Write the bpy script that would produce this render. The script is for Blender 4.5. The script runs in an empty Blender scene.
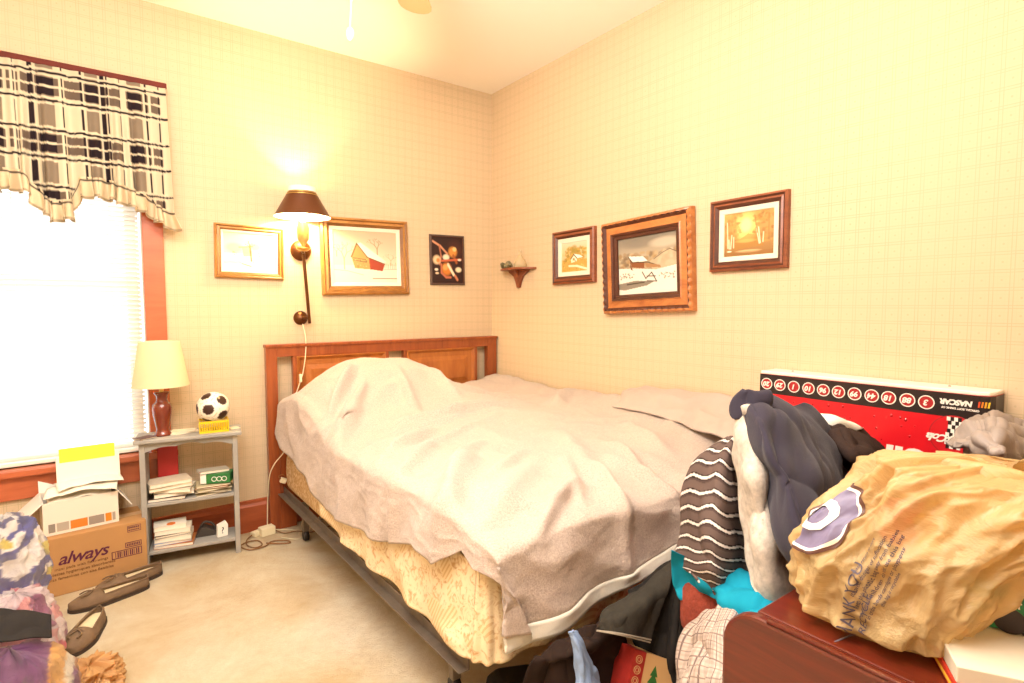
import bpy, bmesh, math, random
import numpy as np
from mathutils import Vector, Matrix, noise, Euler

random.seed(7)
R = math.radians
scene = bpy.context.scene
COL = scene.collection

# ------------------------------------------------------------------ camera, world, light, exposure
cam_data = bpy.data.cameras.new('camera')
cam_data.sensor_width = 36.0
cam_data.lens = 19.62
cam_data.clip_start = 0.02
cam = bpy.data.objects.new('camera', cam_data)
COL.objects.link(cam)
cam.location = (-2.15204, -3.15829, 1.19716)
cam.rotation_euler = (R(90 - 3.7055), 0, R(-36.322))
scene.camera = cam

scene.view_settings.view_transform = 'Standard'
scene.view_settings.look = 'None'
scene.view_settings.gamma = 1.0
scene.view_settings.use_curve_mapping = False
scene.view_settings.exposure = 0.42

world = bpy.data.worlds.new('world')
scene.world = world
world.use_nodes = True
bg = world.node_tree.nodes['Background']
bg.inputs[0].default_value = (0.86, 0.93, 1.0, 1)
bg.inputs[1].default_value = 1.9

def lamp(name, kind, loc, energy, color, size=0.1, rot=(0, 0, 0), size_y=None):
    d = bpy.data.lights.new(name, kind)
    d.energy = energy
    d.color = color
    if kind == 'AREA':
        d.size = size
        if size_y:
            d.shape = 'RECTANGLE'
            d.size_y = size_y
    else:
        d.shadow_soft_size = size
    o = bpy.data.objects.new(name, d)
    COL.objects.link(o)
    o.location = loc
    o.rotation_euler = rot
    return o

HUB = (-1.62, -1.78)
lamp('unseen_down_fill', 'AREA', (-2.3, -2.3, 2.5), 58, (1.0, 0.93, 0.92), 1.6, (R(2), 0, R(-36)))  # added area fill without a fixture, brightens floor and walls from above
lamp('unseen_up_fill', 'AREA', (-2.2, -2.7, 1.95), 44, (1.0, 0.96, 0.90), 0.5, (R(146), 0, R(-36)))  # added unseen area light, tilted up to brighten the ceiling near the corner
lamp('fan_bulb_light', 'POINT', (HUB[0], HUB[1], 2.16), 62, (1.0, 0.92, 0.82), 0.09)
lamp('sconce_bulb_light', 'POINT', (-1.29, -0.15, 1.712), 26, (1.0, 0.76, 0.40), 0.02)

# ------------------------------------------------------------------ colour and material helpers
def lin(c):
    return c / 12.92 if c <= 0.04045 else ((c + 0.055) / 1.055) ** 2.4

def hx(h):
    h = h.lstrip('#')
    return tuple(lin(int(h[i:i + 2], 16) / 255) for i in (0, 2, 4)) + (1.0,)

class NT:
    def __init__(self, name):
        self.m = bpy.data.materials.new(name)
        self.m.use_nodes = True
        self.t = self.m.node_tree
        self.b = self.t.nodes['Principled BSDF']
        self.out = self.t.nodes['Material Output']
    def n(self, typ, **kw):
        nd = self.t.nodes.new(typ)
        for k, v in kw.items():
            if k.startswith('i_'):
                nd.inputs[int(k[2:])].default_value = v
            else:
                setattr(nd, k, v)
        return nd
    def l(self, a, b):
        self.t.links.new(a, b)
    def math(self, op, a, b=None, c=None):
        nd = self.t.nodes.new('ShaderNodeMath')
        nd.operation = op
        for i, v in enumerate((a, b, c)):
            if v is None:
                continue
            if hasattr(v, 'links'):
                self.l(v, nd.inputs[i])
            else:
                nd.inputs[i].default_value = v
        return nd.outputs[0]
    def mix(self, fac, a, b):
        nd = self.t.nodes.new('ShaderNodeMix')
        nd.data_type = 'RGBA'
        for s, v in ((nd.inputs[0], fac), (nd.inputs[6], a), (nd.inputs[7], b)):
            if hasattr(v, 'links'):
                self.l(v, s)
            else:
                s.default_value = v
        return nd.outputs[2]
    def noise(self, scale, detail=4, rough=0.6, vec=None, dist=0.0):
        nd = self.n('ShaderNodeTexNoise')
        nd.inputs['Scale'].default_value = scale
        nd.inputs['Detail'].default_value = detail
        nd.inputs['Roughness'].default_value = rough
        nd.inputs['Distortion'].default_value = dist
        if vec is not None:
            self.l(vec, nd.inputs['Vector'])
        return nd
    def coord(self, kind='Object', scale=None):
        tc = self.n('ShaderNodeTexCoord')
        o = tc.outputs[kind]
        if scale:
            mp = self.n('ShaderNodeMapping')
            mp.inputs['Scale'].default_value = scale
            self.l(o, mp.inputs['Vector'])
            o = mp.outputs[0]
        return o
    def bump(self, height, strength=0.3, dist=0.01):
        b = self.n('ShaderNodeBump')
        b.inputs['Strength'].default_value = strength
        b.inputs['Distance'].default_value = dist
        self.l(height, b.inputs['Height'])
        self.l(b.outputs[0], self.b.inputs['Normal'])

def mat(name, color, rough=0.6, metal=0.0, var=0.0, vscale=8, bump=0.0, bscale=60, bdist=0.004,
        sheen=0.0, spec=0.5, coat=0.0, attr=False, alpha=None, subsurf=0):
    k = NT(name)
    c = hx(color) if isinstance(color, str) else color
    k.b.inputs['Roughness'].default_value = rough
    k.b.inputs['Metallic'].default_value = metal
    k.b.inputs['Specular IOR Level'].default_value = spec
    if sheen:
        k.b.inputs['Sheen Weight'].default_value = sheen
    if coat:
        k.b.inputs['Coat Weight'].default_value = coat
        k.b.inputs['Coat Roughness'].default_value = 0.15
    co = k.coord()
    base = None
    if attr:
        a = k.n('ShaderNodeAttribute')
        a.attribute_name = 'Col'
        base = a.outputs['Color']
    if var:
        nz = k.noise(vscale, 5, 0.65, co)
        f = k.math('MULTIPLY_ADD', nz.outputs[0], 2.2, -0.6)
        f = k.math('MINIMUM', k.math('MAXIMUM', f, 0.0), 1.0)
        if base is None:
            dark = tuple(v * (1 - var) for v in c[:3]) + (1,)
            base = k.mix(f, dark, c)
    if base is not None:
        k.l(base, k.b.inputs['Base Color'])
    else:
        k.b.inputs['Base Color'].default_value = c
    if bump:
        nb = k.noise(bscale, 6, 0.7, co)
        k.bump(nb.outputs[0], bump, bdist)
    return k.m

def wood(name, c1, c2, scale=(3, 40, 40), rough=0.4, coat=0.2):
    k = NT(name)
    co = k.coord('Object', scale)
    nz = k.noise(1.0, 8, 0.7, co, 0.6)
    f = k.math('MULTIPLY_ADD', nz.outputs[0], 2.4, -0.7)
    f = k.math('MINIMUM', k.math('MAXIMUM', f, 0.0), 1.0)
    k.l(k.mix(f, hx(c1), hx(c2)), k.b.inputs['Base Color'])
    k.b.inputs['Roughness'].default_value = rough
    k.b.inputs['Coat Weight'].default_value = coat
    k.b.inputs['Coat Roughness'].default_value = 0.2
    k.bump(nz.outputs[0], 0.08, 0.002)
    return k.m

def wallpaper(name, axis):
    """Cream paper with a woven plaid of thin double lines and a dot in every square."""
    k = NT(name)
    sep = k.n('ShaderNodeSeparateXYZ')
    k.l(k.coord(), sep.inputs[0])
    u, v = sep.outputs[axis], sep.outputs[2]
    def fr(x, P):
        return k.math('FRACT', k.math('ADD', k.math('DIVIDE', x, P), 200.0))
    fu, fv = fr(u, 0.047), fr(v, 0.053)
    def line(f, at, w):
        return k.math('LESS_THAN', k.math('ABSOLUTE', k.math('SUBTRACT', f, at)), w)
    def any_(*a):
        r = a[0]
        for b in a[1:]:
            r = k.math('MAXIMUM', r, b)
        return r
    lines = any_(line(fu, 0.40, 0.022), line(fu, 0.60, 0.022), line(fv, 0.42, 0.02), line(fv, 0.58, 0.02))
    fine = any_(line(fu, 0.5, 0.012), line(fv, 0.5, 0.012), line(fu, 0.2, 0.012), line(fu, 0.8, 0.012), line(fv, 0.2, 0.012), line(fv, 0.8, 0.012))
    fu2 = k.math('FRACT', k.math('ADD', fu, 0.5))
    fv2 = k.math('FRACT', k.math('ADD', fv, 0.5))
    du = k.math('SUBTRACT', fu2, 0.5)
    dv = k.math('SUBTRACT', fv2, 0.5)
    dot = k.math('LESS_THAN', k.math('ADD', k.math('MULTIPLY', du, du), k.math('MULTIPLY', dv, dv)), 0.0035)
    nz = k.noise(3.0, 5, 0.6, k.coord())
    amt = k.math('MULTIPLY_ADD', nz.outputs[0], 0.62, -0.06)
    f1 = k.math('MULTIPLY', any_(lines, k.math('MULTIPLY', dot, 0.8)), amt)
    f1 = k.math('ADD', f1, k.math('MULTIPLY', fine, 0.05))
    base = k.mix(f1, hx('#d3bc9b'), hx('#807e58'))
    k.l(base, k.b.inputs['Base Color'])
    k.b.inputs['Roughness'].default_value = 0.75
    k.b.inputs['Specular IOR Level'].default_value = 0.2
    return k.m

def plastic_film(name, color, clear=0.3, rough=0.22, bscale=22, bump=0.5, attr=False):
    """Thin crinkled translucent plastic."""
    k = NT(name)
    t = k.t
    c = hx(color)
    co = k.coord()
    nb = k.noise(bscale, 7, 0.62, co, 1.4)
    ridge = k.math('ABSOLUTE', k.math('SUBTRACT', nb.outputs[0], 0.5))
    b = k.n('ShaderNodeBump')
    b.inputs['Strength'].default_value = bump
    b.inputs['Distance'].default_value = 0.02
    k.l(ridge, b.inputs['Height'])
    k.l(b.outputs[0], k.b.inputs['Normal'])
    k.b.inputs['Base Color'].default_value = c
    if attr:
        a = k.n('ShaderNodeAttribute')
        a.attribute_name = 'Col'
        k.l(a.outputs['Color'], k.b.inputs['Base Color'])
    k.b.inputs['Roughness'].default_value = rough
    k.b.inputs['Specular IOR Level'].default_value = 0.6
    tl = k.n('ShaderNodeBsdfTranslucent')
    tl.inputs[0].default_value = c
    k.l(b.outputs[0], tl.inputs['Normal'])
    m1 = k.n('ShaderNodeMixShader')
    m1.inputs[0].default_value = 0.35
    k.l(k.b.outputs[0], m1.inputs[1])
    k.l(tl.outputs[0], m1.inputs[2])
    tr = k.n('ShaderNodeBsdfTransparent')
    tr.inputs[0].default_value = tuple(min(1, v ** 0.5) for v in c[:3]) + (1,)
    m2 = k.n('ShaderNodeMixShader')
    m2.inputs[0].default_value = clear
    k.l(m1.outputs[0], m2.inputs[1])
    k.l(tr.outputs[0], m2.inputs[2])
    k.l(m2.outputs[0], k.out.inputs[0])
    return k.m

def translucent(name, color, amt=0.5, rough=0.8, attr=False):
    k = NT(name)
    k.b.inputs['Base Color'].default_value = hx(color)
    k.b.inputs['Roughness'].default_value = rough
    tl = k.n('ShaderNodeBsdfTranslucent')
    tl.inputs[0].default_value = hx(color)
    if attr:
        a = k.n('ShaderNodeAttribute')
        a.attribute_name = 'Col'
        k.l(a.outputs['Color'], k.b.inputs['Base Color'])
        k.l(a.outputs['Color'], tl.inputs[0])
    m1 = k.n('ShaderNodeMixShader')
    m1.inputs[0].default_value = amt
    k.l(k.b.outputs[0], m1.inputs[1])
    k.l(tl.outputs[0], m1.inputs[2])
    k.l(m1.outputs[0], k.out.inputs[0])
    return k.m

def carpet_mat():
    k = NT('carpet')
    co = k.coord()
    big = k.noise(2.2, 6, 0.7, co, 0.5)
    mid = k.noise(16, 5, 0.7, co)
    fine = k.noise(230, 3, 0.8, co)
    f = k.math('MULTIPLY_ADD', big.outputs[0], 3.0, -1.0)
    f = k.math('MINIMUM', k.math('MAXIMUM', f, 0.0), 1.0)
    base = k.mix(f, hx('#e0c596'), hx('#fdf3da'))
    g = k.math('MULTIPLY_ADD', fine.outputs[0], 1.2, -0.2)
    g = k.math('MINIMUM', k.math('MAXIMUM', g, 0.0), 1.0)
    g = k.math('MULTIPLY', g, 0.3)
    base = k.mix(g, base, hx('#b4935e'))
    k.l(base, k.b.inputs['Base Color'])
    k.b.inputs['Roughness'].default_value = 0.95
    k.b.inputs['Specular IOR Level'].default_value = 0.1
    h = k.math('ADD', k.math('MULTIPLY', mid.outputs[0], 1.2), k.math('MULTIPLY', fine.outputs[0], 0.8))
    k.bump(h, 0.9, 0.02)
    return k.m

def blanket_mat():
    k = NT('blanket_fleece')
    co = k.coord()
    fine = k.noise(190, 4, 0.75, co)
    mid = k.noise(45, 5, 0.7, co)
    big = k.noise(3.5, 4, 0.6, co)
    f = k.math('MINIMUM', k.math('MAXIMUM', k.math('MULTIPLY_ADD', fine.outputs[0], 3.0, -1.1), 0.0), 1.0)
    base = k.mix(f, hx('#a2918a'), hx('#cdbdb2'))
    f2 = k.math('MULTIPLY', big.outputs[0], 0.5)
    base = k.mix(f2, base, hx('#cfbda6'))
    k.l(base, k.b.inputs['Base Color'])
    k.b.inputs['Roughness'].default_value = 0.95
    k.b.inputs['Specular IOR Level'].default_value = 0.1
    k.b.inputs['Sheen Weight'].default_value = 0.25
    h = k.math('ADD', k.math('MULTIPLY', mid.outputs[0], 1.0), k.math('MULTIPLY', fine.outputs[0], 0.7))
    k.bump(h, 0.6, 0.008)
    return k.m

# ------------------------------------------------------------------ object helpers
def props(o, label=None, cat=None, group=None, kind=None):
    if label: o['label'] = label
    if cat: o['category'] = cat
    if group: o['group'] = group
    if kind: o['kind'] = kind
    return o

def thing(name, label, cat, loc=(0, 0, 0), rot=0.0, group=None):
    o = bpy.data.objects.new(name, None)
    o.empty_display_size = 0.05
    COL.objects.link(o)
    o.location = loc
    o.rotation_euler = (0, 0, rot) if not hasattr(rot, '__len__') else rot
    return props(o, label, cat, group)

def mesh_from(name, verts, faces, smooth=False):
    me = bpy.data.meshes.new(name)
    me.from_pydata([tuple(float(c) for c in v) for v in verts], [], [tuple(int(i) for i in f) for f in faces])
    me.update()
    if smooth:
        me.polygons.foreach_set('use_smooth', [True] * len(me.polygons))
    return me

def world_of(o):
    m = Matrix.LocRotScale(o.location, o.rotation_euler, o.scale)
    return world_of(o.parent) @ m if o.parent else m

def obj(name, data, m, parent=None, wld=False, label=None, cat=None, group=None, kind=None, bevel=0.0, smooth=None, loc=None, rot=None):
    """data: a BMesh or a Mesh. wld: the coordinates are given in the room's frame."""
    if isinstance(data, bmesh.types.BMesh):
        bmesh.ops.recalc_face_normals(data, faces=data.faces)
        me = bpy.data.meshes.new(name)
        data.to_mesh(me)
        data.free()
    else:
        me = data
    for mm in (m if isinstance(m, (list, tuple)) else [m]):
        me.materials.append(mm)
    o = bpy.data.objects.new(name, me)
    COL.objects.link(o)
    if parent is not None:
        o.parent = parent
        if wld:
            me.transform(world_of(parent).inverted())
    if loc is not None: o.location = loc
    if rot is not None: o.rotation_euler = rot
    if smooth:
        me.polygons.foreach_set('use_smooth', [True] * len(me.polygons))
        if smooth != True:
            md = None
            try:
                me.set_sharp_from_angle(angle=R(smooth))
            except Exception:
                pass
    if bevel:
        b = o.modifiers.new('edge_rounding', 'BEVEL')
        b.width = bevel
        b.segments = 2
        b.limit_method = 'ANGLE'
    return props(o, label, cat, group, kind)

def bx(bm, lo, hi, mtx=None, mi=0):
    (x0, y0, z0), (x1, y1, z1) = lo, hi
    vs = [bm.verts.new(p) for p in ((x0, y0, z0), (x1, y0, z0), (x1, y1, z0), (x0, y1, z0), (x0, y0, z1), (x1, y0, z1), (x1, y1, z1), (x0, y1, z1))]
    if mtx is not None:
        for v in vs: v.co = mtx @ v.co
    fs = []
    for f in ((3, 2, 1, 0), (4, 5, 6, 7), (0, 1, 5, 4), (1, 2, 6, 5), (2, 3, 7, 6), (3, 0, 4, 7)):
        fc = bm.faces.new([vs[i] for i in f])
        fc.material_index = mi
        fs.append(fc)
    return vs

def box(lo, hi, mtx=None):
    bm = bmesh.new()
    bx(bm, lo, hi, mtx)
    return bm

def prism(bm, pts, axis, a, b):
    """Extrude a 2-D outline along an axis (0, 1 or 2) from a to b."""
    def P(p, t):
        q = [0, 0, 0]
        o = [i for i in range(3) if i != axis]
        q[axis] = t
        q[o[0]], q[o[1]] = p
        return q
    A = [bm.verts.new(P(p, a)) for p in pts]
    B = [bm.verts.new(P(p, b)) for p in pts]
    bm.faces.new(A)
    bm.faces.new(B[::-1])
    n = len(pts)
    for i in range(n):
        bm.faces.new((A[i], A[(i + 1) % n], B[(i + 1) % n], B[i]))

def lathe(prof, seg=32, center=(0, 0, 0), close=True):
    bm = bmesh.new()
    rings = []
    for r, z in prof:
        rings.append([bm.verts.new((center[0] + r * math.cos(2 * math.pi * i / seg), center[1] + r * math.sin(2 * math.pi * i / seg), center[2] + z)) for i in range(seg)])
    for a, b in zip(rings, rings[1:]):
        for i in range(seg):
            bm.faces.new((a[i], a[(i + 1) % seg], b[(i + 1) % seg], b[i]))
    if close:
        bm.faces.new(rings[0][::-1])
        bm.faces.new(rings[-1])
    return bm

def catmull(P, n):
    """Catmull-Rom samples through the points along axis 0."""
    P = np.asarray(P, float)
    m = len(P)
    ext = np.concatenate([[2 * P[0] - P[1]], P, [2 * P[-1] - P[-2]]])
    t = np.linspace(0, m - 1, n)
    i = np.minimum(t.astype(int), m - 2)
    f = (t - i).reshape((-1,) + (1,) * (P.ndim - 1))
    p0, p1, p2, p3 = ext[i], ext[i + 1], ext[i + 2], ext[i + 3]
    return 0.5 * (2 * p1 + (p2 - p0) * f + (2 * p0 - 5 * p1 + 4 * p2 - p3) * f ** 2 + (3 * p1 - p0 - 3 * p2 + p3) * f ** 3)

def tube(bm, pts, r, seg=8, n=None, smooth=True):
    P = catmull(pts, n or len(pts) * 8) if smooth and len(pts) > 2 else np.asarray(pts, float)
    rr = r if hasattr(r, '__len__') else None
    rings = []
    up = Vector((0.13, 0.21, 0.97))
    for i, p in enumerate(P):
        d = Vector(P[min(i + 1, len(P) - 1)] - P[max(i - 1, 0)])
        d.normalize()
        a = d.cross(up)
        if a.length < 1e-3: a = d.cross(Vector((1, 0, 0)))
        a.normalize()
        b = d.cross(a)
        rad = np.interp(i / (len(P) - 1), np.linspace(0, 1, len(rr)), rr) if rr is not None else r
        rings.append([bm.verts.new(Vector(p) + a * (rad * math.cos(2 * math.pi * k / seg)) + b * (rad * math.sin(2 * math.pi * k / seg))) for k in range(seg)])
    for A, B in zip(rings, rings[1:]):
        for k in range(seg):
            bm.faces.new((A[k], A[(k + 1) % seg], B[(k + 1) % seg], B[k]))
    bm.faces.new(rings[0][::-1])
    bm.faces.new(rings[-1])

def vnoise(P, scale, seed=0.0):
    out = np.empty(P.shape[:-1])
    for idx in np.ndindex(out.shape):
        p = P[idx]
        out[idx] = noise.noise(Vector((p[0] * scale + seed * 7.3, p[1] * scale - seed * 3.1, p[2] * scale + seed)))
    return out

def grid_mesh(name, G, color=None, closed_u=False):
    """G: rows x cols x 3 array -> quad mesh, optional per-vertex colour (rows x cols x 3, linear)."""
    r, c = G.shape[:2]
    V = G.reshape(-1, 3)
    F = []
    for i in range(r - 1):
        for j in range(c if closed_u else c - 1):
            j2 = (j + 1) % c
            F.append((i * c + j, i * c + j2, (i + 1) * c + j2, (i + 1) * c + j))
    me = mesh_from(name, V, F, True)
    if color is not None:
        setcol(me, color.reshape(-1, 3))
    return me

def setcol(me, C):
    a = me.color_attributes.new('Col', 'FLOAT_COLOR', 'POINT')
    C4 = np.ones((len(C), 4))
    C4[:, :3] = C
    a.data.foreach_set('color', C4.ravel())

def normals_of(G):
    du = np.gradient(G, axis=1)
    dv = np.gradient(G, axis=0)
    n = np.cross(du, dv)
    return n / np.maximum(np.linalg.norm(n, axis=2, keepdims=True), 1e-9)

def cloth(name, ctrl, m, n=(70, 60), amp=0.008, freq=14, seed=1.0, thick=0.003, colorfn=None, fold=0.0, nfold=5, **kw):
    """A garment or sheet through control points, with creases pushed along its normal."""
    C = np.asarray(ctrl, float)
    G = catmull(C, n[0])
    G = np.swapaxes(catmull(np.swapaxes(G, 0, 1), n[1]), 0, 1)
    N = normals_of(G)
    v, u = np.meshgrid(np.linspace(0, 1, n[0]), np.linspace(0, 1, n[1]), indexing='ij')
    d = np.zeros(n)
    if amp:
        a = vnoise(G, freq, seed)
        b = vnoise(G, freq * 2.3, seed + 4)
        d += amp * (1 - 3.2 * np.abs(a)) + amp * 0.35 * b
    if fold:
        Q = np.stack([u * nfold * 1.1 + .35 * np.sin(v * 3 + seed), v * 1.1 + seed, np.full_like(u, seed * 1.7)], -1)
        q1 = 1 - np.abs(vnoise(Q, 1.0, seed + 9)) * 3.0
        q2 = 1 - np.abs(vnoise(Q * np.array([2.2, 1.5, 1]), 1.0, seed + 11)) * 3.0
        d += fold * (q1 + .45 * q2) * (0.45 + 0.55 * v)
    G = G + N * d[..., None]
    colr = colorfn(u, v, G) if colorfn else None
    me = grid_mesh(name, G, colr)
    o = obj(name, me, m, **kw)
    s = o.modifiers.new('cloth_thickness', 'SOLIDIFY')
    s.thickness = thick
    s.offset = -1
    return o

def text_mesh(s, size, extrude=0.0004, shear=0.0, align='CENTER', spacing=1.0, bold=0.0):
    cu = bpy.data.curves.new('letters', 'FONT')
    cu.body = s
    cu.size = size
    cu.extrude = extrude
    cu.shear = shear
    cu.offset = bold
    cu.align_x = align
    cu.align_y = 'CENTER'
    cu.space_character = spacing
    cu.resolution_u = 3
    o = bpy.data.objects.new('letters', cu)
    COL.objects.link(o)
    dg = bpy.context.evaluated_depsgraph_get()
    me = bpy.data.meshes.new_from_object(o.evaluated_get(dg))
    bpy.data.objects.remove(o)
    bpy.data.curves.remove(cu)
    return me

def text_on(s, size, m, parent, loc, rot, name='lettering', **kw):
    me = text_mesh(s, size, **kw)
    me.materials.clear()
    return obj(name, me, m, parent, loc=loc, rot=rot)

# ------------------------------------------------------------------ small painting canvas (colours per vertex)
class Canvas:
    def __init__(self, w, h, color='#ffffff', seed=0):
        self.w, self.h = w, h
        self.a = np.ones((h, w, 3)) * np.array(hx(color)[:3])
        self.y, self.x = np.mgrid[0:h, 0:w]
        self.x = self.x / (w - 1)
        self.y = self.y / (h - 1)      # y = 0 at the top
        self.rs = np.random.RandomState(seed)
    def put(self, mask, color, k=1.0):
        c = np.array(hx(color)[:3])
        mk = (mask * k)[..., None] if mask.dtype != bool else (mask.astype(float) * k)[..., None]
        self.a = self.a * (1 - mk) + c * mk
    def grad(self, y0, y1, c0, c1):
        t = np.clip((self.y - y0) / (y1 - y0), 0, 1)[..., None]
        c = np.array(hx(c0)[:3]) * (1 - t) + np.array(hx(c1)[:3]) * t
        m = ((self.y >= y0) & (self.y <= y1))[..., None]
        self.a = np.where(m, c, self.a)
    def poly(self, pts, color, k=1.0):
        inside = np.zeros(self.x.shape, bool)
        n = len(pts)
        for i in range(n):
            x1, y1 = pts[i]
            x2, y2 = pts[(i + 1) % n]
            if y1 == y2: continue
            c = ((self.y >= min(y1, y2)) & (self.y < max(y1, y2)) & (self.x < (x2 - x1) * (self.y - y1) / (y2 - y1) + x1))
            inside ^= c
        self.put(inside, color, k)
    def blob(self, x, y, rx, ry, color, k=1.0, soft=True):
        d = ((self.x - x) / rx) ** 2 + ((self.y - y) / ry) ** 2
        self.put(np.clip(1.4 - 1.4 * d, 0, 1) if soft else (d < 1), color, k)
    def line(self, pts, wd, color, k=1.0):
        for (x1, y1), (x2, y2) in zip(pts, pts[1:]):
            L = max((x2 - x1) ** 2 + (y2 - y1) ** 2, 1e-9)
            t = np.clip(((self.x - x1) * (x2 - x1) + (self.y - y1) * (y2 - y1)) / L, 0, 1)
            d = np.hypot(self.x - x1 - t * (x2 - x1), self.y - y1 - t * (y2 - y1))
            self.put(np.clip(1.6 - d / wd, 0, 1), color, k)
    def speckle(self, x0, y0, x1, y1, n, r, colors, k=0.8):
        for _ in range(n):
            self.blob(self.rs.uniform(x0, x1), self.rs.uniform(y0, y1), r * self.rs.uniform(.5, 1.3), r * self.rs.uniform(.5, 1.3), colors[self.rs.randint(len(colors))], k)
    def tree(self, x, y, h, color, wd=0.006, depth=4, ang=-90.0):
        def br(x, y, l, a, d, w):
            x2, y2 = x + l * math.cos(R(a)), y + l * math.sin(R(a))
            self.line([(x, y), (x2, y2)], w, color, 0.9)
            if d:
                for s in (-1, 1):
                    br(x2, y2, l * self.rs.uniform(.55, .75), a + s * self.rs.uniform(15, 42), d - 1, w * .7)
        br(x, y, h, ang, depth, wd)
    def mesh(self, name, W, H, y=0.0):
        """Upright rectangle facing -Y, centred on the origin."""
        X = (self.x - .5) * W
        Z = (.5 - self.y) * H
        return grid_mesh(name, np.stack([X, np.full_like(X, y), Z], -1), self.a)
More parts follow.
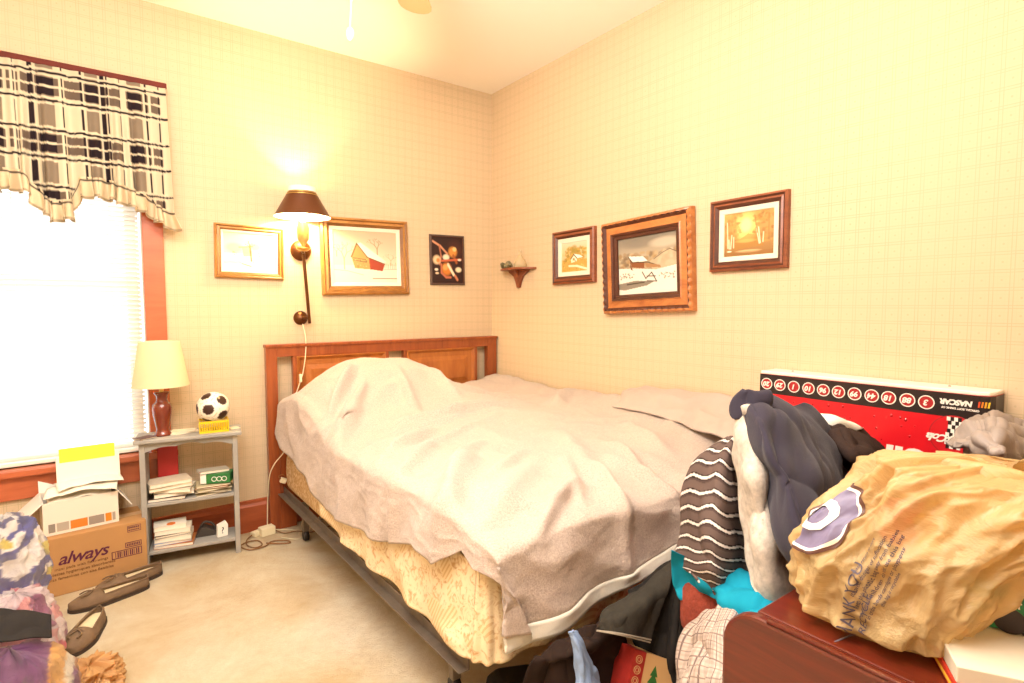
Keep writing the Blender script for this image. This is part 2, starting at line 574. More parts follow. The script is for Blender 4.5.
CTRL = {
 'striped': [[[-0.896,-2.36,0.869],[-0.95,-2.42,0.893],[-0.889,-2.42,0.874]],[[-0.956,-2.31,0.801],[-1.004,-2.42,0.834],[-0.898,-2.42,0.802]],[[-0.988,-2.3,0.707],[-1.074,-2.45,0.768],[-0.932,-2.45,0.726]],[[-1.007,-2.31,0.624],[-1.112,-2.47,0.693],[-0.962,-2.48,0.647]],[[-1.032,-2.33,0.566],[-1.124,-2.48,0.634],[-0.981,-2.5,0.589]],[[-1.09,-2.42,0.578],[-1.089,-2.48,0.575],[-1.035,-2.52,0.575]],[[-1.052,-2.45,0.511],[-1.096,-2.5,0.539],[-1.078,-2.53,0.562]]],
 'white': [[[-0.993,-2.45,0.955],[-1.045,-2.5,0.984],[-0.936,-2.47,0.968]],[[-0.998,-2.45,0.891],[-1.069,-2.53,0.917],[-0.897,-2.48,0.882]],[[-1.031,-2.48,0.824],[-1.095,-2.56,0.855],[-0.933,-2.52,0.815]],[[-1.049,-2.5,0.755],[-1.105,-2.58,0.791],[-0.951,-2.55,0.748]],[[-1.068,-2.52,0.689],[-1.122,-2.6,0.725],[-0.951,-2.57,0.676]],[[-1.101,-2.55,0.645],[-1.122,-2.61,0.665],[-0.996,-2.6,0.636]],[[-1.125,-2.58,0.625],[-1.105,-2.61,0.619],[-1.031,-2.62,0.621]]],
 'navy': [[[-1.018,-2.46,0.968],[-1.022,-2.5,0.988],[-0.839,-2.46,0.971],[-0.608,-2.4,0.92]],[[-1.013,-2.47,0.942],[-1.086,-2.56,0.97],[-0.865,-2.52,0.947],[-0.52,-2.42,0.868]],[[-1.04,-2.5,0.89],[-1.119,-2.6,0.922],[-0.874,-2.56,0.895],[-0.454,-2.45,0.792]],[[-1.033,-2.53,0.821],[-1.143,-2.64,0.871],[-0.955,-2.62,0.855],[-0.526,-2.5,0.75]],[[-1.036,-2.56,0.759],[-1.166,-2.67,0.823],[-1.004,-2.65,0.81],[-0.633,-2.55,0.724]],[[-1.065,-2.6,0.716],[-1.189,-2.69,0.78],[-1.079,-2.68,0.777],[-0.773,-2.6,0.7]],[[-1.07,-2.63,0.678],[-1.168,-2.69,0.726],[-1.113,-2.69,0.732],[-0.905,-2.64,0.678]]],
 'teal': [[[-1.099,-2.36,0.623],[-1.008,-2.37,0.583],[-1.025,-2.46,0.61],[-0.984,-2.52,0.61],[-0.901,-2.56,0.625]],[[-1.079,-2.34,0.571],[-1.051,-2.4,0.587],[-1.088,-2.5,0.61],[-1.074,-2.57,0.624],[-0.948,-2.59,0.604]],[[-1.07,-2.34,0.519],[-1.064,-2.41,0.566],[-1.146,-2.53,0.597],[-1.127,-2.6,0.626],[-1.018,-2.62,0.612]],[[-1.077,-2.36,0.501],[-1.07,-2.42,0.544],[-1.166,-2.55,0.577],[-1.173,-2.62,0.618],[-1.081,-2.645,0.627]]],
 'plaid': [[[-1.128,-2.47,0.545],[-1.147,-2.52,0.585],[-1.154,-2.56,0.588]],[[-1.127,-2.43,0.483],[-1.203,-2.53,0.566],[-1.216,-2.59,0.584]],[[-1.143,-2.42,0.422],[-1.235,-2.54,0.53],[-1.272,-2.62,0.567]],[[-1.166,-2.42,0.35],[-1.275,-2.56,0.478],[-1.296,-2.63,0.527]],[[-1.134,-2.4,0.158],[-1.261,-2.55,0.326],[-1.286,-2.62,0.387]]],
 'trousers': [[[-0.996,-2.14,0.401],[-0.906,-2.17,0.461],[-0.83,-2.2,0.522],[-0.825,-2.26,0.604]],[[-1.003,-2.14,0.366],[-0.959,-2.2,0.42],[-0.905,-2.25,0.475],[-0.888,-2.3,0.496]],[[-0.984,-2.14,0.258],[-0.985,-2.22,0.32],[-0.954,-2.27,0.361],[-0.901,-2.3,0.362]],[[-0.973,-2.14,0.106],[-0.993,-2.23,0.167],[-0.978,-2.28,0.19],[-0.916,-2.3,0.175]],[[-0.961,-2.14,-0.064],[-0.976,-2.22,-0.018],[-0.969,-2.27,0.012],[-0.932,-2.3,0.014]]],
 'shorts': [[[-1.118,-2.16,0.394],[-1.001,-2.18,0.431],[-0.879,-2.2,0.483]],[[-1.143,-2.17,0.38],[-1.078,-2.22,0.413],[-0.967,-2.24,0.423]],[[-1.153,-2.17,0.365],[-1.122,-2.22,0.367],[-1.029,-2.24,0.322]]],
 'brown': [[[-1.229,-2.12,0.343],[-1.132,-2.13,0.357],[-0.975,-2.13,0.367]],[[-1.294,-2.13,0.341],[-1.196,-2.17,0.356],[-1.008,-2.16,0.32]],[[-1.334,-2.12,0.312],[-1.241,-2.2,0.344],[-1.015,-2.16,0.251]],[[-1.334,-2.08,0.199],[-1.219,-2.16,0.196],[-0.989,-2.14,0.084]],[[-1.311,-2.05,0.061],[-1.181,-2.12,0.03],[-0.94,-2.1,-0.116]]],
 'ltblue': [[[-1.296,-2.22,0.432],[-1.283,-2.22,0.433],[-1.267,-2.22,0.422]],[[-1.283,-2.22,0.383],[-1.279,-2.24,0.397],[-1.237,-2.22,0.366]],[[-1.276,-2.22,0.336],[-1.272,-2.25,0.351],[-1.192,-2.22,0.292]],[[-1.279,-2.22,0.27],[-1.262,-2.25,0.28],[-1.181,-2.22,0.228]],[[-1.253,-2.2,0.17],[-1.231,-2.22,0.16],[-1.158,-2.2,0.113]]],
 'sweater': [[[-0.5,-2.4,0.856],[-0.44,-2.42,0.858],[-0.339,-2.42,0.821],[-0.124,-2.4,0.755]],[[-0.518,-2.42,0.83],[-0.582,-2.5,0.846],[-0.509,-2.52,0.829],[-0.154,-2.45,0.73]],[[-0.511,-2.44,0.79],[-0.628,-2.54,0.817],[-0.547,-2.56,0.8],[-0.18,-2.48,0.696]],[[-0.491,-2.46,0.734],[-0.564,-2.54,0.753],[-0.49,-2.56,0.731],[-0.168,-2.5,0.639]]],
 'blacksock': [[[-0.221,-2.45,0.709],[-0.186,-2.47,0.73],[-0.059,-2.46,0.697]],[[-0.259,-2.46,0.677],[-0.252,-2.5,0.701],[-0.041,-2.47,0.657]]],
 'greycloth': [[[-0.647,-2.75,0.906],[-0.269,-2.7,0.89],[-0.033,-2.7,0.872],[0.322,-2.7,0.824]],[[-0.667,-2.77,0.895],[-0.641,-2.8,0.926],[-0.558,-2.82,0.923],[-0.157,-2.8,0.865]],[[-0.615,-2.77,0.865],[-0.737,-2.84,0.91],[-0.688,-2.86,0.906],[-0.202,-2.82,0.823]],[[-0.533,-2.76,0.814],[-0.694,-2.84,0.862],[-0.6,-2.86,0.85],[-0.012,-2.8,0.731]]],
}
# ------------------------------------------------------------------ materials
M = {}
M['wp_back'] = wallpaper('wallpaper_back', 0)
M['wp_side'] = wallpaper('wallpaper_side', 1)
M['ceil'] = mat('ceiling_paint', '#f8f2e6', 0.85, bump=0.1, bscale=90)
M['carpet'] = carpet_mat()
M['stain'] = wood('stained_trim', '#a85430', '#c46a42', (2, 2, 14), 0.45, 0.15)
M['basew'] = wood('baseboard_wood', '#8e4020', '#b45a32', (3, 3, 20), 0.45, 0.15)
M['white'] = mat('white_paint', '#f0ece0', 0.5)
M['blind'] = translucent('blind_slat', '#fbf8f0', 0.55, 0.5)
M['hb_frame'] = wood('headboard_dark', '#7a3514', '#a65526', (22, 22, 2), 0.4, 0.3)
M['hb_panel'] = wood('headboard_panel', '#96501f', '#bd7434', (14, 14, 3), 0.4, 0.25)
M['blanket'] = blanket_mat()
M['satin'] = mat('satin_binding', '#d9d4c6', 0.35, sheen=0.4, bump=0.4, bscale=60)
M['metal'] = mat('grey_steel', '#8c8072', 0.45, 0.6, var=0.3, vscale=20)
M['black'] = mat('black_plastic', '#1b1614', 0.45)
M['frame_gold'] = wood('frame_gold', '#8f5a22', '#c8904a', (6, 6, 6), 0.4, 0.2)
M['frame_brown'] = wood('frame_brown', '#6a3018', '#9a5530', (6, 6, 20), 0.42, 0.2)
M['frame_orange'] = wood('frame_carved', '#9a5426', '#cf8748', (8, 8, 14), 0.42, 0.2)
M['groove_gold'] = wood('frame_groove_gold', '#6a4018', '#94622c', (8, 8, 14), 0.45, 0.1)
M['groove'] = wood('frame_groove', '#3c1a0c', '#5e2e18', (8, 8, 14), 0.45, 0.1)  # darker stain that paints shade into the shallow frame mouldings
M['frame_dark'] = mat('frame_dark', '#54403a', 0.4)
M['liner'] = mat('linen_liner', '#e6dcc6', 0.8, bump=0.3, bscale=300)
M['paint'] = mat('painted_canvas', '#ffffff', 0.6, attr=True, bump=0.15, bscale=250)
M['bronze'] = mat('bronze', '#6a4020', 0.35, 0.7, var=0.3, vscale=30)
M['shade_in'] = mat('shade_white', '#f7f0dc', 0.6)
M['shelf'] = mat('grey_shelf_paint', '#a8a49c', 0.6, var=0.22, vscale=12, bump=0.1)
M['paper'] = mat('paper', '#efe6d2', 0.8, var=0.1, vscale=12)
M['cream'] = mat('cream_plastic', '#e9dcb8', 0.5)
M['card'] = mat('brown_cardboard', '#b98a55', 0.85, var=0.12, vscale=5, bump=0.08)
M['dress'] = wood('mahogany', '#3e1108', '#6a2212', (30, 3, 30), 0.28, 0.5)
M['red_uph'] = mat('red_terry', '#a5452f', 0.95, var=0.35, vscale=90, bump=0.9, bscale=160, bdist=0.01)

def S(o):
    return props(o, kind='structure')

# ------------------------------------------------------------------ the room
XL, YF, H = -3.35, -4.0, 2.6
WX0, WX1, WZ0, WZ1 = -2.90, -1.985, 0.50, 2.12      # window opening
S(obj('floor', box((XL - .1, YF - .1, -0.1), (0.1, 0.1, 0.0)), M['carpet']))
S(obj('ceiling', box((XL - .1, YF - .1, H), (0.1, 0.1, H + 0.1)), M['ceil']))
bm = bmesh.new()
bx(bm, (XL - .1, 0, 0), (WX0, 0.12, H))
bx(bm, (WX1, 0, 0), (0.1, 0.12, H))
bx(bm, (WX0, 0, 0), (WX1, 0.12, WZ0))
bx(bm, (WX0, 0, WZ1), (WX1, 0.12, H))
S(obj('wall_back', bm, M['wp_back']))
S(obj('wall_right', box((0, YF - .1, 0), (0.1, 0, H)), M['wp_side']))
S(obj('wall_left', box((XL - .1, YF - .1, 0), (XL, 0, H)), M['wp_side']))
S(obj('wall_front', box((XL, YF - .1, 0), (0, YF, H)), M['wp_back']))

def baseboard(name, lo, hi, axis, side):
    """Board with a moulded top edge."""
    d = 0.018
    prof = [(0, 0), (d, 0), (d, 0.135), (d * .55, 0.15), (d * .5, 0.165), (0, 0.168)]
    bm = bmesh.new()
    if axis == 0:
        prism(bm, [(-p[0], p[1]) for p in prof], 0, lo, hi)
    else:
        prism(bm, [(side * p[0], p[1]) for p in prof], 1, lo, hi)
    return bm
S(obj('baseboard_back', baseboard('b', XL, 0, 0, 1), M['basew']))
S(obj('baseboard_right', baseboard('b', YF, -0.02, 1, -1), M['basew']))
o = S(obj('baseboard_left', baseboard('b', YF, -0.02, 1, 1), M['basew']))
o.location.x = XL

# window: casing, jambs, sill, apron, two sashes with glass
win = thing('window_1', None, None, (-2.4425, 0, WZ0))
S(win)
bm = bmesh.new()
bx(bm, (WX1, -0.022, 0.47), (WX1 + 0.085, 0.0, WZ1 + 0.085))
bx(bm, (WX0 - 0.085, -0.022, 0.47), (WX0, 0.0, WZ1 + 0.085))
bx(bm, (WX0, -0.022, WZ1), (WX1, 0.0, WZ1 + 0.085))
S(obj('window_casing', bm, M['stain'], win, True, bevel=0.003))
bm = bmesh.new()
bx(bm, (WX0 - 0.11, -0.05, 0.468), (WX1 + 0.11, 0.05, 0.50))
S(obj('window_sill', bm, M['stain'], win, True, bevel=0.006))
S(obj('window_apron', box((WX0 - 0.09, -0.018, 0.365), (WX1 + 0.09, 0, 0.468)), M['stain'], win, True, bevel=0.004))
def sash(z0, z1, y):
    bm = bmesh.new()
    t = 0.045
    bx(bm, (WX0 + .02, y, z0), (WX0 + .02 + t, y + .03, z1))
    bx(bm, (WX1 - .02 - t, y, z0), (WX1 - .02, y + .03, z1))
    bx(bm, (WX0 + .02 + t, y, z0), (WX1 - .02 - t, y + .03, z0 + t))
    bx(bm, (WX0 + .02 + t, y, z1 - t), (WX1 - .02 - t, y + .03, z1))
    return bm
kg = NT('window_glass')
tr = kg.n('ShaderNodeBsdfTransparent'); tr.inputs[0].default_value = (0.96, 0.98, 0.97, 1)
gl = kg.n('ShaderNodeBsdfGlossy'); gl.inputs['Roughness'].default_value = 0.02
mx = kg.n('ShaderNodeMixShader'); mx.inputs[0].default_value = 0.06
kg.l(tr.outputs[0], mx.inputs[1]); kg.l(gl.outputs[0], mx.inputs[2]); kg.l(mx.outputs[0], kg.out.inputs[0])
zm = (WZ0 + WZ1) / 2
for z0, z1, y in ((WZ0, zm + .02, 0.045), (zm - .02, WZ1, 0.08)):
    s = S(obj('window_sash', sash(z0, z1, y), M['white'], win, True, bevel=0.003))
    S(obj('window_glass', box((WX0 + .06, y + .013, z0 + .04), (WX1 - .06, y + .017, z1 - .04)), kg.m, s))

# venetian blind filling the opening
bl = thing('venetian_blind', 'white venetian blind lowered over the bright window', 'blind', (-2.4425, 0.02, WZ1))
obj('head_rail', box((WX0 + .008, 0.0, WZ1 - 0.035), (WX1 - .008, 0.035, WZ1 - 0.002)), M['white'], bl, True)
bm = bmesh.new()
z = WZ1 - 0.045
while z > WZ0 + 0.03:
    prof = [(-.0115, .0075), (-.004, .0045), (.004, -.0005), (.0115, -.0075)]
    ps = [[bm.verts.new((x, 0.016 + p[0], z + p[1])) for p in prof] for x in (WX0 + .01, WX1 - .012)]
    for i in range(3):
        bm.faces.new((ps[0][i], ps[0][i + 1], ps[1][i + 1], ps[1][i]))
    z -= 0.0215
sl = obj('slats', bm, M['blind'], bl, True, smooth=True)
obj('bottom_rail', box((WX0 + .01, 0.004, WZ0 + 0.004), (WX1 - .012, 0.03, WZ0 + 0.022)), M['white'], bl, True, bevel=0.003)
bm = bmesh.new()
for x in (WX0 + .12, -2.44, WX1 - .12):
    tube(bm, [(x, 0.001, WZ1 - .03), (x, 0.001, WZ0 + .02)], 0.0009, 5, smooth=False)
obj('ladder_cord', bm, M['white'], bl, True)

M['rodw'] = wood('rod_wood', '#4c150c', '#6c2416', (3, 20, 20), 0.8, 0.0)
# valance rod and plaid valance
RX0, RX1 = -2.98, -1.868
rod = thing('curtain_rod', 'dark red wooden curtain rod above the window', 'curtain rod', (-2.42, -0.05, 2.205))
obj('pole', box((RX0, -0.075, 2.196), (RX1, -0.055, 2.222)), M['rodw'], rod, True, bevel=0.004)
for x in (RX0 + .02, RX1 - .035):
    obj('bracket', box((x, -0.056, 2.199), (x + .02, -0.0005, 2.219)), M['basew'], rod, True)

def vbottom(x):
    xs = [-2.96, -2.80, -2.70, -2.60, -2.50, -2.45, -2.385, -2.34, -2.30, -2.235, -2.21, -2.13, -2.05, -1.98, -1.93, -1.885, -1.862]
    zs = [1.62, 1.63, 1.72, 1.73, 1.72, 1.745, 1.735, 1.66, 1.625, 1.64, 1.735, 1.742, 1.72, 1.69, 1.65, 1.625, 1.632]
    return np.interp(x, xs, zs)
nu, nv = 420, 110
u = np.linspace(0, 1, nu)
X0 = RX0 + .012 + u * (RX1 - RX0 - .018)
foldy = 0.011 * np.sin(u * 150 + 2.2 * np.sin(u * 23)) + 0.008 * np.sin(u * 66 + 1)
rows = []
for j in range(nv):
    v = j / (nv - 1)
    zb = vbottom(X0)
    z = 2.194 + (zb - 2.194) * v
    fl = 0.25 + 0.75 * v
    x = X0 + 0.006 * v * np.sin(u * 90) + v * 0.012 * (u - .3)
    rows.append(np.stack([x, -0.082 - 0.018 * v + foldy * fl, z], -1))
G = np.array(rows)
def plaid(U, Vv):
    """Black, taupe and cream plaid; U, Vv in metres of cloth."""
    a = np.array(hx('#b5a58c')[:3]) * np.ones(U.shape + (3,))
    cream = np.array(hx('#e9dcc0')[:3]); dark = np.array(hx('#2c1c22')[:3]); taupe = np.array(hx('#7d6a5a')[:3])
    pu, pv = (U / 0.19) % 1, (Vv / 0.235) % 1
    wide_u = (pu > .28) & (pu < .62)
    wide_v = (pv > .20) & (pv < .52)
    a[wide_u | wide_v] = taupe
    a[~wide_u & ~wide_v] = cream * .96
    a[wide_u & wide_v] = dark
    a[wide_u & ~wide_v] = np.array(hx('#9c8a74')[:3])
    for c, w, col in ((.14, .022, dark), (.20, .03, cream), (.70, .03, cream), (.76, .022, dark), (.83, .025, cream)):
        a[np.abs(pu - c) < w] = col
    for c, w, col in ((.08, .020, cream), (.125, .018, dark), (.165, .016, cream), (.36, .018, cream), (.56, .02, cream), (.61, .018, dark), (.66, .02, cream)):
        a[np.abs(pv - c) < w] = col
    return a
UU = (X0[None, :] - RX0) * 1.25 + foldy[None, :] * .9
col_ = plaid(np.repeat(UU, nv, 0), 2.194 - G[..., 2])
M['plaid'] = translucent('plaid_cotton', '#ffffff', 0.45, 0.9, attr=True)
val = thing('valance_curtain', 'brown, black and cream plaid valance with ruffled hem hanging from the rod', 'curtain', (-2.42, -0.09, 2.19))
me = grid_mesh('valance', G, col_)
vo = obj('curtain_body', me, M['plaid'], val, True)
sm = vo.modifiers.new('cloth_thickness', 'SOLIDIFY'); sm.thickness = 0.001
# ruffle
M['ruffle'] = translucent('cream_ruffle', '#ecd9b4', 0.4, 0.9, attr=True)
rr = []
base = G[-1]
for j in range(14):
    v = j / 13
    wave = (0.006 + 0.02 * v) * np.sin(u * 330 + 3 * np.sin(u * 31))
    wx = (0.004 + 0.010 * v) * np.sin(u * 210 + 1.3)
    dz = 0.010 - v * 0.088
    endx = np.clip((u - .96) / .04, 0, 1) * 0.035 * v
    rr.append(np.stack([base[:, 0] + wx + endx, base[:, 1] - 0.004 + wave, base[:, 2] + dz + 0.006 * v * np.sin(u * 120)], -1))
RG = np.array(rr)
rc = np.ones(RG.shape) * np.array(hx('#ecdab8')[:3])
rc[2] = np.array(hx('#31221f')[:3])
rc[12] = np.array(hx('#b9a684')[:3])
ro = obj('ruffle', grid_mesh('ruffle', RG, rc), M['ruffle'], val, True)
sm = ro.modifiers.new('cloth_thickness', 'SOLIDIFY'); sm.thickness = 0.001

# ------------------------------------------------------------------ ceiling fan (its lamp lights the room)
fan = thing('ceiling_fan', 'pale ceiling fan with long pull chain, one blade tip showing', 'ceiling fan', (HUB[0], HUB[1], H))
M['fan'] = mat('fan_blade', '#dcc690', 0.5)
M['brass'] = mat('brass', '#c9a860', 0.3, 0.9)
obj('motor', lathe([(0.0, 0), (.07, 0), (.075, -.03), (.02, -.05), (.02, -.14), (.09, -.16), (.105, -.20), (.10, -.27), (.05, -.31), (.0, -.31)], 36, close=False), M['brass'], fan, smooth=40)
blade_len = 0.735
A0 = math.atan2(-1.222 - HUB[1], -1.178 - HUB[0])
for k in range(5):
    bm = bmesh.new()
    pts = [(0.17, -.05), (blade_len, -.062)]
    for q in range(9):
        a = -math.pi / 2 + math.pi * q / 8
        pts.append((blade_len + 0.055 * math.cos(a), 0.062 * math.sin(a)))
    pts += [(0.17, .05)]
    prism(bm, pts, 2, -.003, .003)
    bmesh.ops.rotate(bm, verts=bm.verts, matrix=Matrix.Rotation(R(10), 3, 'X'))
    bx(bm, (0.09, -.012, -.006), (0.2, .012, .0))
    obj('blade', bm, M['fan'], fan, loc=(0, 0, -.285), rot=(0, 0, A0 + k * 2 * math.pi / 5))
M['globe'] = NT('frosted_globe').m
_t = M['globe'].node_tree
_e = _t.nodes.new('ShaderNodeEmission'); _e.inputs[0].default_value = (1, .88, .68, 1); _e.inputs[1].default_value = 3.0
_x = _t.nodes.new('ShaderNodeBsdfTransparent'); _m = _t.nodes.new('ShaderNodeMixShader'); _m.inputs[0].default_value = .5
_t.links.new(_e.outputs[0], _m.inputs[1]); _t.links.new(_x.outputs[0], _m.inputs[2]); _t.links.new(_m.outputs[0], _t.nodes['Material Output'].inputs[0])
obj('lamp_globe', lathe([(.05, -.31), (.10, -.34), (.135, -.40), (.13, -.46), (.08, -.51), (0.001, -.53)], 32, close=False), M['globe'], fan, smooth=True)
bm = bmesh.new()
tube(bm, [(0.0, 0.0, -.31), (0.001, 0, -.5), (-.005, .02, -.71)], 0.0011, 5)
for i in range(1):
    b = lathe([(0.0, .012), (.006, .010), (.009, 0), (.008, -.012), (.003, -.02), (0, -.02)], 12, (-.005, .02, -.725), False)
    t_ = bpy.data.meshes.new('t'); b.to_mesh(t_); b.free(); bm.from_mesh(t_)
obj('pull_chain', bm, M['white'], fan, smooth=True)

# ------------------------------------------------------------------ framed pictures
def framed(name, label, cv, W, Hh, c, wall, roll, prof, fm, liner=0.0, linerM=None, carve=False, rim=None, lean=0.0, group='framed pictures on the walls'):
    """prof: (inset, height) pairs from the outer edge to the canvas."""
    t = bpy.data.objects.new(name, None); COL.objects.link(t); t.empty_display_size = .05
    t.location = c
    rz = 0 if wall == 'back' else -90
    t.rotation_mode = 'XYZ'
    mr = Matrix.Rotation(R(rz), 4, 'Z') @ Matrix.Rotation(R(lean), 4, 'X') @ Matrix.Rotation(R(-roll), 4, 'Y')
    t.rotation_euler = mr.to_euler('XYZ')
    props(t, label, 'framed picture', group)
    def ring(prof, m, nm, carve=False):
        bm = bmesh.new()
        loops = []
        seg = 26 if carve else 1
        for ins, h in prof:
            w2, h2 = W / 2 - ins, Hh / 2 - ins
            cor = [(-w2, -h2), (w2, -h2), (w2, h2), (-w2, h2)]
            L = []
            for q in range(4):
                a, b = cor[q], cor[(q + 1) % 4]
                for s in range(seg):
                    f = s / seg
                    hh = h
                    if carve and 0.004 < ins < 0.022:
                        hh = h + (0.006 if s % 2 else -0.002)
                    L.append(bm.verts.new((a[0] + (b[0] - a[0]) * f, -hh, a[1] + (b[1] - a[1]) * f)))
            loops.append(L)
        n = len(loops[0])
        hs = [h for _, h in prof]
        for k_, (A, B) in enumerate(zip(loops, loops[1:])):
            for i in range(n):
                f_ = bm.faces.new((A[i], A[(i + 1) % n], B[(i + 1) % n], B[i]))
                if isinstance(m, list) and 0 < k_ and hs[k_ + 1] < hs[k_] - .002: f_.material_index = 1  # faces stepping down inward get the darker wood in place of real shading
        return obj(nm, bm, m, t)
    full = [(0.0, 0.0)] + prof
    inner = prof[-1][0]
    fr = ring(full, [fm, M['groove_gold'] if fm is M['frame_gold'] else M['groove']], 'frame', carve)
    if liner:
        ring([(inner - .001, prof[-1][1] - .002), (inner + .002, prof[-1][1] + .001), (inner + liner - .002, prof[-1][1] - .003), (inner + liner, prof[-1][1] - .008)], linerM or M['liner'], 'liner')
    i2 = inner + liner - 0.001
    pw, ph = W - 2 * i2, Hh - 2 * i2
    obj('painted_canvas', cv.mesh('painted_canvas', pw, ph, -(prof[-1][1] - .004 - (.003 if liner else 0))), M['paint'], t)
    obj('backing', box((-W / 2 + .004, -.002, -Hh / 2 + .004), (W / 2 - .004, -.0005, Hh / 2 - .004)), M['frame_dark'], t)
    return t

# 1: pale snowy farmyard
cv = Canvas(110, 86, '#efe6c8', 1)
cv.grad(0, .5, '#e7d9b2', '#f4ecd0')
cv.blob(.2, .4, .2, .16, '#cdbb86', .6); cv.blob(.6, .35, .14, .12, '#c3bd7c', .5)
cv.put(cv.y > .55, '#f8f4e4')
cv.poly([(.35, .38), (.52, .36), (.55, .6), (.38, .62)], '#d6c489', .8)
cv.line([(.3, .38), (.55, .34)], .012, '#a8945c'); cv.line([(.5, .3), (.53, .74)], .014, '#7a6038')
cv.line([(.47, .2), (.5, .34)], .006, '#8c7a50'); cv.line([(.36, .82), (.52, .88)], .01, '#97864e')
cv.line([(.0, .8), (.3, .78), (.4, .84)], .005, '#b5aa80'); cv.line([(.75, .6), (1, .62)], .006, '#b9ad84')
cv.tree(.5, .5, .12, '#8c7848', .006, 3); cv.speckle(.55, .5, .7, .8, 18, .014, ['#c2ba6c', '#a8a060', '#e6dfae'])
cv.speckle(.15, .5, .3, .6, 8, .015, ['#a88c50'])
wide = [(.001, .016), (.010, .022), (.018, .019), (.026, .016), (.034, .012)]
cv.a *= .72
framed('framed_picture', 'small gold framed snow landscape hanging left of the wall lamp', cv, .331, .272, (-1.520, -.001, 1.471), 'back', -1.0,
       [(.001, .018), (.008, .023), (.014, .018), (.022, .020), (.030, .013)], M['frame_gold'], .012)
# 2: barn in the snow
cv = Canvas(150, 120, '#e8d8b8', 2)
cv.grad(0, .7, '#d6c3a2', '#efe2c6')
cv.put(cv.y > .66, '#f3ecd8')
cv.tree(.16, .74, .2, '#9a8a68', .007, 4); cv.tree(.68, .45, .12, '#8e7650', .007, 5); cv.tree(.05, .5, .1, '#a89872', .005, 4); cv.tree(.9, .66, .1, '#a08458', .004, 4)
cv.poly([(.36, .24), (.27, .5), (.32, .72), (.56, .74), (.54, .5)], '#c09a5c')
cv.poly([(.54, .5), (.80, .62), (.76, .77), (.56, .74)], '#a8422a')
cv.poly([(.36, .24), (.42, .22), (.62, .40), (.82, .58), (.80, .64), (.52, .50)], '#f7f1e0')
cv.line([(.36, .24), (.27, .5)], .010, '#7d5a34'); cv.line([(.36, .24), (.52, .50), (.80, .63)], .007, '#6b4a2c')
cv.line([(.30, .52), (.5, .55), (.5, .6), (.3, .56)], .007, '#7a6040'); cv.speckle(.3, .5, .52, .72, 20, .012, ['#8f7346', '#dcc38a', '#6f5632'])
cv.line([(.60, .92), (1, .92)], .008, '#867a62'); cv.line([(0, .75), (.2, .77), (.45, .85)], .004, '#b8a983')
cv.line([(.78, .74), (1, .73)], .004, '#9a8868')
for i in range(7): cv.line([(.80 + i * .03, .72), (.80 + i * .03, .6 + .02 * (i % 3))], .003, '#a08458')
cv.a *= .74
framed('framed_picture', 'gold framed painting of a snowy red barn, right of the wall lamp', cv, .527, .438, (-.894, -.001, 1.478), 'back', 1.3,
       [(.001, .022), (.012, .030), (.020, .024), (.034, .028), (.050, .016)], M['frame_gold'], .022)
# 3: dark still life
cv = Canvas(90, 120, '#2c1210', 3)
cv.blob(.75, .3, .3, .3, '#431c16', .8)
cv.line([(.04, .10), (.28, .2), (.5, .36)], .022, '#c98a66'); cv.line([(.25, .2), (.3, .42), (.25, .6)], .02, '#b06a4c')
cv.blob(.68, .32, .17, .14, '#d28a3c', 1); cv.blob(.74, .26, .08, .06, '#eac07a', 1); cv.line([(.70, .4), (.8, .55)], .03, '#9c5426')
cv.blob(.16, .50, .15, .12, '#e4c39a', 1); cv.blob(.2, .51, .07, .06, '#c8803e', 1)
cv.blob(.46, .44, .13, .08, '#f0dcc0', 1); cv.line([(.3, .52), (.95, .48)], .02, '#c2603c'); cv.blob(.90, .49, .07, .03, '#f2d9c0', 1)
cv.blob(.47, .70, .2, .17, '#c9772c', 1); cv.blob(.43, .66, .1, .08, '#e5a35a', .9); cv.line([(.3, .6), (.3, .78), (.45, .88), (.6, .88)], .022, '#b8684a')
cv.line([(.52, .6), (.7, .82)], .03, '#f0dcbc'); cv.blob(.86, .71, .12, .07, '#efd7b0', 1); cv.blob(.14, .71, .07, .035, '#f3e2c6', 1); cv.blob(.16, .79, .07, .03, '#e3c6a0', 1); cv.line([(.75, .85), (.82, .93)], .028, '#c77c54')
framed('framed_picture', 'small dark framed still life in brown and orange near the corner', cv, .252, .318, (-.350, -.001, 1.487), 'back', 1.0,
       [(.001, .012), (.005, .016), (.012, .015), (.015, .010)], M['frame_dark'])
# 4: cottage among yellow trees
cv = Canvas(90, 100, '#d9b68a', 4)
cv.grad(0, .45, '#e3c8ac', '#d8b67c'); cv.put(cv.y > .6, '#c79a4a')
cv.speckle(.15, .2, .95, .6, 90, .07, ['#b8923c', '#a8873a', '#c9a24a', '#8f7a30'], .7); cv.blob(.5, .25, .14, .18, '#9a8638', .8)
cv.poly([(.36, .55), (.48, .42), (.6, .55), (.6, .66), (.38, .70)], '#eadfc4'); cv.poly([(.48, .40), (.72, .46), (.84, .54), (.62, .56)], '#f6f1e2')
cv.line([(.36, .57), (.48, .42), (.6, .56)], .015, '#5b4a28'); cv.blob(.48, .58, .05, .04, '#6b5a30', 1)
cv.speckle(0, .6, 1, 1, 60, .03, ['#b08a38', '#d8b666', '#94742c'], .7); cv.line([(.3, .8), (.6, .82), (1, .95)], .03, '#efe0be')
framed('framed_picture', 'small square brown framed cottage painting, next to the corner shelf', cv, .345, .300, (-.001, -.828, 1.469), 'right', .8,
       [(.001, .02), (.01, .026), (.018, .02), (.03, .023), (.043, .012)], M['frame_brown'], .026)
